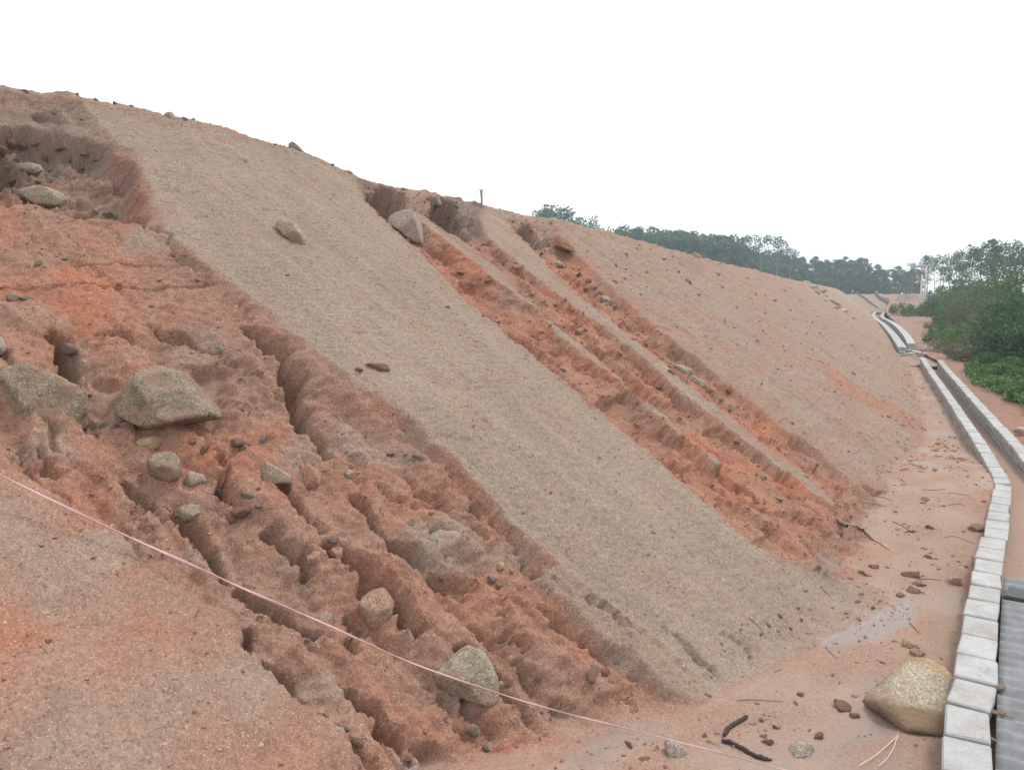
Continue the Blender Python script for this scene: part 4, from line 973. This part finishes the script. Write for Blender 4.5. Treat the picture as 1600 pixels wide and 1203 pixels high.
def crumbs(n, seed):
    rs = np.random.RandomState(seed)
    band = np.exp(-(np.minimum(v_, 0)/2)**2)*sstep(1.2, .1, v_)*np.exp(-dist_/14)*sstep(-.1, .5, fbm(a_*1.3, v_*1.3, 3, 771))
    w2 = (.5*band+.025*mD*np.exp(-dist_/20)*slope_m+.25*(1-crust)*left*slope_m*np.exp(-dist_/8)+.5*zch*(1-crust)*np.exp(-dist_/16)*slope_m)*(a_ > -.5)
    w2 = w2*np.abs(np.gradient(YY, axis=0)*np.gradient(LAT, axis=1)).ravel()
    idx = rs.choice(len(V), n, p=w2/w2.sum()); U, F = ico(1)
    s = (.006+.020*rs.rand(n)**4)*np.clip(dist_[idx]/8, .8, 2.2)
    sc = s[:, None, None]*rs.uniform(.6, 1.3, (n, 1, 3))*np.array([1, 1, .7])*(1+.22*rs.normal(size=(n, len(U), 1)))
    VV = (U[None]*sc+(V[idx]+rs.uniform(-.01, .01, (n, 3))*np.array([1, 1, .2]))[:, None]).reshape(-1, 3)
    FF = (F[None]+(np.arange(n)*len(U))[:, None, None]).reshape(-1, 3)
    me = np_mesh('soil_crumbs', VV, FF, False); c = np.repeat(soil[idx]*np.array([.8, 1, .3, 1], np.float32)+np.array([0, .1, 0, .22], np.float32)*rs.rand(n, 1).astype(np.float32), len(U), 0)
    at = me.attributes.new('soil', 'FLOAT_COLOR', 'POINT'); at.data.foreach_set('color', c.astype(np.float32).ravel())
    o = link('soil_crumbs', me, M['soil']); return tag(o, 'small crumbs of soil strewn along the toe and channels', 'crumbs', kind='stuff')
crumbs(9000, 10)

# ------------------------------------------------------------------ rope, root, sticks
rp = [(-120, 684), (0, 742), (150, 815), (300, 883), (400, 928), (500, 971), (640, 1034), (780, 1083), (870, 1110), (960, 1133), (1100, 1169), (1240, 1206), (1330, 1230)]
rps = spline(np.array(rp, float), 90)
dep = np.array([float((hit(x, y)[0]-C0)@FW) for x, y in rps]); tt = np.arange(90)/89
lo = np.polyval(np.polyfit(tt, dep, 2), tt); dd = np.minimum(lo, 1e9); dd = dd-max(0, float((dd-dep).max()))-.12
ropeP = np.array([C0+ray(x, y)*k for (x, y), k in zip(rps, dd)])
rr_ = np.interp(tt, [0, .3, .55, .75, 1], [.0085, .0095, .0065, .0055, .005])
rope = link('rope', (lambda VF: poly_mesh('rope', *VF))(tube_arrays(ropeP, rr_, 8, flat=.55, twist=.35)), M['rope'])
tag(rope, 'thin pink plastic twine strung across the lower slope', 'rope')
def surf_line(name, label, cat, px, rad, mat, lift=.012, seg=6, n=24, group=None, wob=0):
    p2 = spline(np.array(px, float), n); P = []
    for x, y in p2:
        h_, nn = hit(x, y); P.append(h_+nn*lift)
    P = np.array(P); P += wob*np.random.RandomState(len(px)).normal(size=P.shape)
    ra = rad*np.interp(np.linspace(0, 1, n), [0, .1, .9, 1], [.5, 1, .9, .35])*(1+.25*np.random.RandomState(7).rand(n))
    o = link(name, (lambda VF: poly_mesh(name, *VF))(tube_arrays(P, ra, seg)), mat); return tag(o, label, cat, group)
surf_line('root', 'black torn root piece on the sand, upper half of the bent pair', 'root', [(1131, 1152), (1138, 1140), (1148, 1132), (1160, 1126), (1168, 1119)], .014, M['root'], .010, wob=.003)
surf_line('root', 'black torn root piece on the sand, lower half of the bent pair', 'root', [(1128, 1158), (1145, 1164), (1162, 1172), (1175, 1180), (1190, 1186), (1206, 1188)], .014, M['root'], .010, wob=.003)
surf_line('root', 'dark bent root sticking from the silt by the lower channel', 'root', [(1305, 812), (1318, 818), (1335, 822), (1350, 832), (1365, 845)], .02, M['twig'], .02)
tw = [([(1340, 1203), (1362, 1190), (1385, 1172), (1402, 1155)], 'twine end running up from the bottom edge towards the boulder'), ([(1372, 1203), (1388, 1188), (1398, 1168), (1404, 1153)], 'second twine end beside the pit below the boulder')]
for px, lb in tw: surf_line('twine', lb, 'twine', px, .0025, M['twine_white'], .03)
stk = [([(1280, 915), (1290, 925), (1298, 932)], .005), ([(1210, 1050), (1216, 1047), (1222, 1046)], .005), ([(1440, 905), (1455, 905), (1470, 907)], .007), ([(1420, 972), (1430, 982), (1436, 990)], .006), ([(1475, 840), (1490, 838), (1510, 845), (1525, 850)], .005), ([(1480, 770), (1500, 772), (1515, 775)], .006), ([(1480, 790), (1495, 787), (1508, 790)], .006), ([(1345, 785), (1365, 787), (1385, 792)], .007), ([(1355, 770), (1380, 778), (1395, 783)], .007), ([(1395, 815), (1410, 822), (1425, 832)], .01), ([(1350, 838), (1372, 848), (1390, 860)], .01), ([(1290, 1010), (1300, 1022), (1310, 1030)], .004), ([(1170, 965), (1185, 978), (1195, 992)], .005), ([(975, 925), (980, 940), (978, 958)], .003), ([(820, 545), (822, 560), (818, 570)], .003), ([(735, 720), (745, 730), (755, 745)], .003), ([(1150, 1095), (1170, 1093), (1200, 1095), (1225, 1096)], .005), ([(1440, 765), (1460, 766), (1478, 764)], .006)]
_rk = ranked([t[0][0][0]+t[0][0][1]*.001 for t in stk])
for (px, r_), rk in zip(stk, _rk): surf_line('twig', 'dry twig lying on the silt or lower slope, '+rk, 'twig', px, r_*.65, M['twig'], .006, 5, 10, 'dry twigs on the silt')
# stake with a ribbon on the crest
hp, hn = hit(752, 325)
mp = float((hp-C0)@FW)/FPX
st = empty('marker_stake', tuple(map(float, hp))); tag(st, 'thin stake with a pale ribbon standing on the skyline crest', 'stake')
hgt = 26*mp
link('pole', poly_mesh('pole', *tube_arrays(np.array([[0, 0, -.2], [.01, 0, hgt*.5], [0, 0, hgt]]), .018, 6)), M['twig'], st)
for k in range(3):
    a = k*2.1; bm_ = np.array([[0, 0, hgt*.95], [.05*math.cos(a), .05*math.sin(a), hgt*1.1], [.13*math.cos(a), .13*math.sin(a), hgt*(.95-.1*k)]])
    link('ribbon', poly_mesh('ribbon', *tube_arrays(spline(bm_, 8), .022, 6, flat=.25)), M['twine_white'], st)
# dark clods and leaves on the sheet
for i, (x, y, s) in enumerate([(1555, 1112, 14), (1566, 1115, 16), (1574, 1118, 12), (1560, 1075, 18), (1552, 1155, 10)]):
    p = onz(x, y, .285); sz = s*float((p-C0)@FW)/FPX*.5
    me = np_mesh('dead_leaf', protos[i % 7][0]*np.array([1, .8, .45]), protos[i % 7][1]); me.materials.append(M['leaf_litter'])
    o = bpy.data.objects.new('dead_leaf', me); COL.objects.link(o); o.location = tuple(p); o.scale = (sz,)*3; o.rotation_euler = (0, 0, i*1.3)
    tag(o, 'crumpled dark dead leaf on the corrugated sheet, '+['third', 'fourth', 'nearest but one', 'farthest', 'nearest'][i]+' of five', 'leaf', 'dead leaves on the sheet')
# tarpaulin strips on the far slope
def tarp(pts, label):
    kz = 2.75/6.75; P = []
    for x, y in pts:
        d = ray(x, y); t = (CAMH-.3+128*kz)/(d[1]*kz-d[2]); P.append(C0+d*t)
    P = np.array(P); nn = np.array([0, -kz, 1])/math.hypot(kz, 1)*2
    m = len(P)//2; A_, B_ = spline(P[:m], 24), spline(P[m:][::-1], 24); u = np.linspace(0, 1, 6)
    G0 = A_[:, None]*(1-u)[None, :, None]+B_[:, None]*u[None, :, None]+nn*(.08+.03*np.sin(np.arange(24)*1.7)[:, None, None])
    o = link('tarpaulin', np_mesh('tarpaulin', G0.reshape(-1, 3), grid_faces(24, 6)), M['tarp']); md = o.modifiers.new('thickness', 'SOLIDIFY'); md.thickness = .03
    return tag(o, label, 'tarpaulin')
tarp([(1366, 460), (1375, 467.5), (1389, 477), (1388, 467), (1378, 465), (1370, 460)], 'dark blue tarpaulin patch spread on the far embankment')
tarp([(1336, 457.5), (1352, 469), (1371, 482.5), (1373, 482.5), (1354, 468), (1338, 457)], 'long thin dark strip running down the far embankment')
# white stepped chute on the closing embankment
root = empty('stepped_chute', (0, 128, 0)); tag(root, 'white stepped drain chute climbing the far embankment', 'drain chute')
e0 = C0+ray(1408, 470)*(129/ray(1408, 470)[1]); ex0 = float(e0[0])
for sx in (-.55, .1, .75):
    for k in range(9):
        o = link('step', cap_m[k % 5], M['coping'], root); o.location = (ex0+sx, .4+k*.75, .55+k*.30); o.scale = (.55, 3.3, 3.6)

# utility poles
def pole(px, py, ptop, label):
    p = onz(px, py, .35); h = (py-ptop)*float((p-C0)@FW)/FPX
    r = empty('utility_pole', tuple(map(float, p))); tag(r, label, 'pole', 'utility poles right of the drain')
    link('shaft', poly_mesh('shaft', *tube_arrays(np.array([[0, 0, -.4], [0, 0, h*.5], [0, 0, h]]), np.array([.14, .125, .10]), 12)), M['concrete'], r)
    for zz, ln in ((h-.35, .8), (h-1.0, .65)):
        c = link('crossarm', poly_mesh('crossarm', *tube_arrays(np.array([[-ln*.9, -ln*.4, zz], [0, 0, zz], [ln*.9, ln*.4, zz]]), .07, 6)), M['metal'], r)
        for s_ in (-.85, 0, .85):
            link('insulator', poly_mesh('insulator', *tube_arrays(np.array([[s_*ln*.9, s_*ln*.4, zz+.05], [s_*ln*.9, s_*ln*.4, zz+.2], [s_*ln*.9, s_*ln*.4, zz+.3]]), np.array([.05, .09, .04]), 6)), M['concrete'], c)
    return r
pole(1437, 493, 430, 'shorter leaning-left concrete utility pole of the pair')
pole(1443, 491, 415, 'taller concrete utility pole of the pair')

# ------------------------------------------------------------------ vegetation
def leaves_mesh(name, cen, size, seed, aspect=.45, droop=.3, tone=None):
    rs = np.random.RandomState(seed); n = len(cen)
    d = rs.normal(size=(n, 3)); d[:, 2] -= droop; d /= np.linalg.norm(d, axis=1)[:, None]
    e = rs.normal(size=(n, 3)); e -= (e*d).sum(1)[:, None]*d; e /= np.linalg.norm(e, axis=1)[:, None]
    s = (size*rs.uniform(.6, 1.35, n))[:, None]
    Vv = np.stack([cen-d*s*.5, cen+e*s*aspect*.5, cen+d*s*.5, cen-e*s*aspect*.5], 1).reshape(-1, 3)
    me = np_mesh(name, Vv, np.arange(4*n).reshape(-1, 4), False)
    t = (tone if tone is not None else rs.rand(n)).astype(np.float32)
    at = me.attributes.new('tone', 'FLOAT', 'POINT'); at.data.foreach_set('value', np.repeat(t, 4))
    return me
def clumps(cs, rads, per, seed, shell=.55):
    rs = np.random.RandomState(seed); out_, tn = [], []
    for c, r in zip(cs, rads):
        n = max(6, int(per*(np.mean(r)**1.6))); u = rs.normal(size=(n, 3)); u /= np.linalg.norm(u, axis=1)[:, None]
        rad = (shell+(1-shell)*rs.rand(n))**.7
        out_.append(np.asarray(c)+u*np.asarray(r)*rad[:, None]); tn.append(np.clip(.5+.25*rs.normal()+.25*rs.normal(size=n), 0, 1))
    return np.vstack(out_), np.concatenate(tn)
def make_euc(seed, H, spread=1.0, dens=1.0, crown_from=.5, leaf=.34):
    """slender gum tree of height H: bare pale trunk, limbs, clumpy airy crown"""
    rs = np.random.RandomState(seed); root = empty('eucalyptus_tree', (0, -500, 0))
    lean = rs.normal(size=2)*.03*H
    tp = spline(np.array([[0, 0, -.5], [lean[0]*.3+rs.normal()*.1, lean[1]*.3, H*.35], [lean[0]*.7+rs.normal()*.15, lean[1]*.7, H*.7], [lean[0], lean[1], H*.95]]), 14)
    lst = [(tp, np.linspace(.011*H, .003*H, 14))]; cs, rd = [], []
    nl = 13
    for i in range(nl):
        f = crown_from+(1-crown_from)*(i+.3*rs.rand())/nl*.95; b = np.array([np.interp(f*H, tp[:, 2], tp[:, k]) for k in range(3)])
        a = rs.rand()*6.28; ln = spread*H*(.17*(1-.55*(f-crown_from)/(1-crown_from)))*rs.uniform(.6, 1.25)
        e = b+np.array([math.cos(a)*ln, math.sin(a)*ln, ln*rs.uniform(.5, 1.1)])
        md = (b+e)/2+np.array([0, 0, -.08*ln]); lst.append((spline(np.array([b, md, e]), 6), np.linspace(.0035*H, .0012*H, 6)))
        for k in range(rs.randint(2, 4)):
            o = rs.normal(size=3)*ln*.28; r = H*rs.uniform(.035, .062); cs.append(e+o*np.array([1, 1, .6])); rd.append((r*1.15, r*1.15, r*.8))
        if rs.rand() < .6: r = H*.035; cs.append(md+rs.normal(size=3)*.1*ln); rd.append((r, r, r*.8))
    r = H*.045
    for k in range(3): cs.append(tp[-1]+rs.normal(size=3)*H*.03); rd.append((r, r, r))
    link('trunk', tubes_mesh('trunk', lst, 6), M['bark'], root)
    P_, t_ = clumps(cs, rd, 95*dens, seed)
    link('crown', leaves_mesh('crown', P_, leaf, seed+1, .5, .5, t_), M['euc'], root)
    return root
def make_bush(seed, Wd, H, mat, leaf, n_cl, per, nm='shrub', shaggy=.3, trunkm='bark_dark'):
    rs = np.random.RandomState(seed); root = empty(nm, (0, -500, 0)); cs, rd, lst = [], [], []
    for i in range(n_cl):
        a = rs.rand()*6.28; q = math.sqrt(rs.rand()); zz = rs.rand()
        x, y = Wd*.5*q*math.cos(a), Wd*.5*q*math.sin(a); top = H*math.sqrt(max(.05, 1-q*q*.8))*(1+shaggy*rs.normal()*.4)
        z = top*(.12+.82*zz**.7); r = rs.uniform(.12, .24)*min(Wd, H)
        cs.append((x, y, z)); rd.append((r, r, r*.75))
        if i % 3 == 0: lst.append((spline(np.array([[x*.15, y*.15, -.2], [x*.5, y*.5, z*.5], [x, y, z]]), 6), np.linspace(.02, .006, 6)*max(1, H*.5)))
    link('stem', tubes_mesh('stem', lst, 5), M[trunkm], root)
    P_, t_ = clumps(cs, rd, per/np.mean([np.mean(r)**1.6 for r in rd]), seed, .35)
    P_[:, 2] = np.maximum(P_[:, 2], .03)
    link('foliage', leaves_mesh('foliage', P_, leaf, seed+1, .55, .1, t_), mat, root)
    return root
def put(proto, used, p, s, rz, label, cat, group):
    o = proto if not used.get(proto.name) else copy_tree(proto); used[proto.name] = 1
    o.location = tuple(map(float, p)); o.scale = (s, s, s); o.rotation_euler = (0, 0, rz)
    return tag(o, label, cat, group)
used = {}
eucs = [make_euc(800+i, 10, [1.0, .8, 1.15, .9, 1.0, .75][i], [.6, .48, .7, .45, .55, .38][i], [.5, .58, .46, .62, .55, .64][i], .30) for i in range(6)]
dense = [make_euc(830+i, 10, 1.15, 1.7, .28, .33) for i in range(3)]
rv = random.Random(3)
def tree_at(px, ptop, d, proto, label, group, zb=None, dxy=0):
    """a tree whose tip shows at (px, ptop), d metres away in plan"""
    r = ray(px, ptop); k = d/math.hypot(r[0], r[1]); tip = C0+r*k
    b = zb if zb is not None else float(ground_z(tip[0], tip[1])) if tip[0] > -4 and tip[1] < 128 else 1.0
    put(proto, used, (tip[0], tip[1], b), max(.25, (tip[2]-b)/10.0), rv.uniform(0, 6.28), label, 'tree', group)
# skyline trees peeping over the crest at left
_tt = [(838, 328, 105), (852, 320, 108), (862, 326, 110), (872, 329, 110), (886, 333, 112), (899, 332, 112), (921, 339, 115), (935, 350, 118), (957, 353, 122), (972, 360, 125)]
for (x, y, d), rk in zip(_tt, ranked([t[0] for t in _tt])):
    tree_at(x, y+5, d+25, eucs[rv.randrange(6)], 'small dark treetop showing just above the crest, '+rk, 'treetops peeping over the crest', zb=-1)
# solid plantation block on the skyline
for row, (d, dy, n) in enumerate([(150, 6, 24), (158, 0, 24), (166, -2, 22)]):
    for i in range(n):
        x = 984+(1160-984)*(i+.5*(row % 2)+rv.uniform(-.3, .3))/n; y = np.interp(x, [984, 1040, 1080, 1120, 1160], [366, 368, 373, 376, 379])+dy+rv.uniform(-3, 5)
        tree_at(x, y, d, dense[rv.randrange(3)], 'tree in the solid dark plantation block on the skyline', 'plantation block on the skyline', zb=-2)
# lanky ones right of it
for x, y, lb in [(1163, 372, 'sparse lanky tree at the plantation edge, first of the four on the skyline'), (1187, 370, 'tall lanky tree on the skyline, second of four from the plantation'), (1215, 371, 'broad lanky tree on the skyline, third of four from the plantation'), (1237, 387, 'short lanky tree on the skyline, last of four from the plantation')]:
    tree_at(x, y, 150, eucs[[3, 1, 5, 3][(x//7) % 4]], lb, 'lanky trees on the skyline', zb=0)
# low far wood closing the valley
for row, (d, dy, n) in enumerate([(160, 32, 44), (165, 20, 34), (185, 6, 34), (205, 0, 30)]):
    for i in range(n):
        x = 1150+(1445-1150)*(i+rv.uniform(-.3, .3))/n; y = np.interp(x, [1150, 1180, 1240, 1260, 1300, 1355, 1370, 1400, 1445], [400, 392, 402, 408, 406, 408, 418, 420, 424])+dy+rv.uniform(-4, 6)
        tree_at(x, y, d, dense[rv.randrange(3)], 'tree in the hazy far wood closing the valley', 'far wood closing the valley', zb=.5)
# wood on the right
rt = [(1427, 412, 110), (1440, 404, 108), (1452, 402, 100), (1462, 406, 100), (1474, 400, 95), (1486, 408, 95), (1496, 398, 90), (1505, 396, 88), (1513, 392, 88), (1522, 388, 85), (1533, 386, 84), (1545, 390, 82), (1556, 382, 80), (1563, 380, 80), (1574, 392, 80), (1586, 384, 76), (1597, 378, 74), (1612, 372, 72), (1630, 376, 72), (1650, 370, 70), (1580, 400, 70), (1540, 408, 75), (1508, 415, 80), (1478, 420, 88), (1450, 425, 95), (1600, 405, 66), (1625, 400, 66), (1660, 392, 66)]
for (x, y, d), rk in zip(rt, ranked([t[0] for t in rt])): tree_at(x, y, d+(28 if x < 1470 else 8), eucs[rv.randrange(6)], 'tall thin gum tree in the wood right of the drain, '+rk, 'gum wood right of the drain')
for row in range(2):
    for i in range(20):
        x = 1425+(1680-1425)*(i+rv.uniform(-.3, .3))/20; y = np.interp(x, [1425, 1480, 1600, 1680], [450, 449, 448, 442])+rv.uniform(-6, 14)+row*12
        tree_at(x, y, np.interp(x, [1425, 1465, 1490, 1680], [150, 130, 95, 66])-row*4, dense[rv.randrange(3)], 'leafy understorey tree of the wood right of the drain', 'understorey of the wood on the right')
# shrubs between path and wood
sh_dark = [make_bush(900+i, 2.6, 2.6, M['leaf_dark'], .15, 46, 90) for i in range(2)]
sh_mid = [make_bush(910+i, 2.4, 1.7, M['leaf_mid'], .12, 40, 95) for i in range(2)]
sh_ol = [make_bush(920+i, 2.4, 2.2, M['leaf_olive'], .11, 40, 75, shaggy=.6) for i in range(2)]
sh_dry = [make_bush(930, 2.2, 1.3, M['leaf_dry'], .10, 30, 60, shaggy=.6)]
def shrub(px, pbase, wpx, protos_, label, group=None, hs=1.0):
    p = onz(px, pbase, .3); p[2] = float(ground_z(p[0], p[1]))-.05; mpp = float((p-C0)@FW)/FPX
    pr = protos_[rv.randrange(len(protos_))]; w_ = {'d': 2.6, 'm': 2.4, 'o': 2.4, 'y': 2.2}['d' if protos_ is sh_dark else 'm' if protos_ is sh_mid else 'o' if protos_ is sh_ol else 'y']
    o = put(pr, used, p, wpx*mpp/w_, rv.uniform(0, 6.28), label, 'shrub', group); o.scale = (o.scale[0], o.scale[1], o.scale[2]*hs); return o
shrub(1408, 499, 34, sh_mid, 'round green shrub left of the poles by the drain bend', 'shrubs by the drain bend', .9)
shrub(1424, 500, 30, sh_mid, 'second round green shrub in front of the poles', 'shrubs by the drain bend', .9)
shrub(1452, 500, 34, sh_ol, 'low yellowish weeds right of the poles', None, .5)
shrub(1475, 506, 50, sh_dark, 'dark bushy shrub behind the red path, left of the tall ones', None, 1.0)
shrub(1500, 500, 60, sh_dark, 'dark shrub mass in front of the wood, centre', None, 1.0)
shrub(1505, 520, 70, sh_ol, 'olive shrub leaning over the red path', None, 1.1)
shrub(1480, 533, 60, sh_mid, 'fresh green low shrub at the path edge', None, .8)
shrub(1530, 522, 70, sh_ol, 'tall olive shrub beside the dark leafy tree', None, 1.35)
shrub(1575, 560, 95, sh_dark, 'dark leafy young tree at the right frame edge, tallest of the shrubs', None, 1.35)
shrub(1610, 548, 90, sh_dark, 'dark leafy young tree cut by the right frame edge', None, 1.6)
shrub(1560, 510, 70, sh_dark, 'dark shrub behind the young tree', None, 1.3)
shrub(1490, 555, 50, sh_dry, 'grey dry brush at the edge of the path', 'dry brush by the path', .8)
shrub(1512, 560, 50, sh_dry, 'grey dry brush beside the green creepers', 'dry brush by the path', .8)
shrub(1545, 575, 60, sh_mid, 'bright green creeper mound under the young tree', None, .7)
shrub(1580, 590, 80, sh_mid, 'leafy green mound in front at the right frame edge', None, .7)
shrub(1625, 620, 90, sh_mid, 'leafy green mound cut by the right frame edge', None, .75)
shrub(1640, 580, 110, sh_dark, 'dark shrub just beyond the right frame edge', None, 1.2)
for x, y, w_, ps, lb, hs in [(1462, 500, 40, sh_dark, 'dark shrub right behind the weeds by the poles', .9), (1468, 516, 42, sh_mid, 'green shrub at the inner bend of the red path', .8), (1490, 516, 56, sh_dark, 'dense dark shrub between the path bend and the wood', 1.0), (1476, 546, 44, sh_ol, 'low olive weeds where the path is narrowest', .7), (1500, 538, 60, sh_mid, 'fresh green shrub above the dry brush', .9), (1545, 545, 80, sh_ol, 'olive shrub under the dark young tree', .8), (1530, 560, 60, sh_mid, 'green weeds right of the dry brush', .7), (1520, 500, 70, sh_mid, 'light green shrub in front of the gum wood', 1.1), (1590, 520, 80, sh_ol, 'olive shrub behind the young trees at the right edge', 1.2), (1438, 497, 26, sh_mid, 'green weeds at the foot of the poles', .5), (1600, 575, 100, sh_dark, 'dark leafy mass at the right edge above the creepers', 1.0)]:
    shrub(x, y, w_, ps, lb, None, hs)
# creepers covering the ground
def creepers(n):
    rs = np.random.RandomState(77); poly = np.array([onz(x, y, .3)[:2] for x, y in [(1507, 575), (1530, 560), (1560, 556), (1600, 555), (1800, 600), (1800, 720), (1660, 660), (1600, 637), (1575, 612), (1545, 606), (1522, 596)]])
    lo_, hi_ = poly.min(0), poly.max(0); P = lo_+(hi_-lo_)*rs.rand(n*4, 2); P = P[sdpoly(poly, P[:, 0], P[:, 1])+.25*fbm(P[:, 0]*1.5, P[:, 1]*1.5, 2, 5) < 0][:n]
    z = ground_z(P[:, 0], P[:, 1])+(.25+.25*fbm(P[:, 0]*.9, P[:, 1]*.9, 3, 7)+.08*fbm(P[:, 0]*4, P[:, 1]*4, 2, 8))*rs.rand(len(P))**.5
    o = link('creepers', leaves_mesh('creepers', np.c_[P, np.maximum(z, .1)], .105, 78, .75, .0), M['leaf_mid']); return tag(o, 'low leafy green creepers covering the bank on the right', 'creepers', kind='stuff')
creepers(26000)

for pr in sh_dark+sh_mid+sh_ol+sh_dry+eucs+dense:
    if not used.get(pr.name):
        for ch in list(pr.children): bpy.data.objects.remove(ch)
        bpy.data.objects.remove(pr)

# ------------------------------------------------------------------ haze
bm = bmesh.new(); bmesh.ops.create_cube(bm, size=1)
for v in bm.verts: v.co = Vector((v.co.x*560, v.co.y*620+150, -6 if v.co.z < 0 else 34))
me = bpy.data.meshes.new('haze'); bm.to_mesh(me); bm.free()
hm = bpy.data.materials.new('haze'); hm.use_nodes = True; hm.node_tree.nodes.clear()
ho = hm.node_tree.nodes.new('ShaderNodeOutputMaterial'); pv = hm.node_tree.nodes.new('ShaderNodeVolumePrincipled')
pv.inputs['Color'].default_value = (.72, .88, .97, 1); pv.inputs['Density'].default_value = .0012; pv.inputs['Anisotropy'].default_value = .2
hm.node_tree.links.new(pv.outputs[0], ho.inputs['Volume'])
hz = link('haze', me, hm); tag(hz, 'thin pale haze in the valley air', 'haze', kind='stuff')
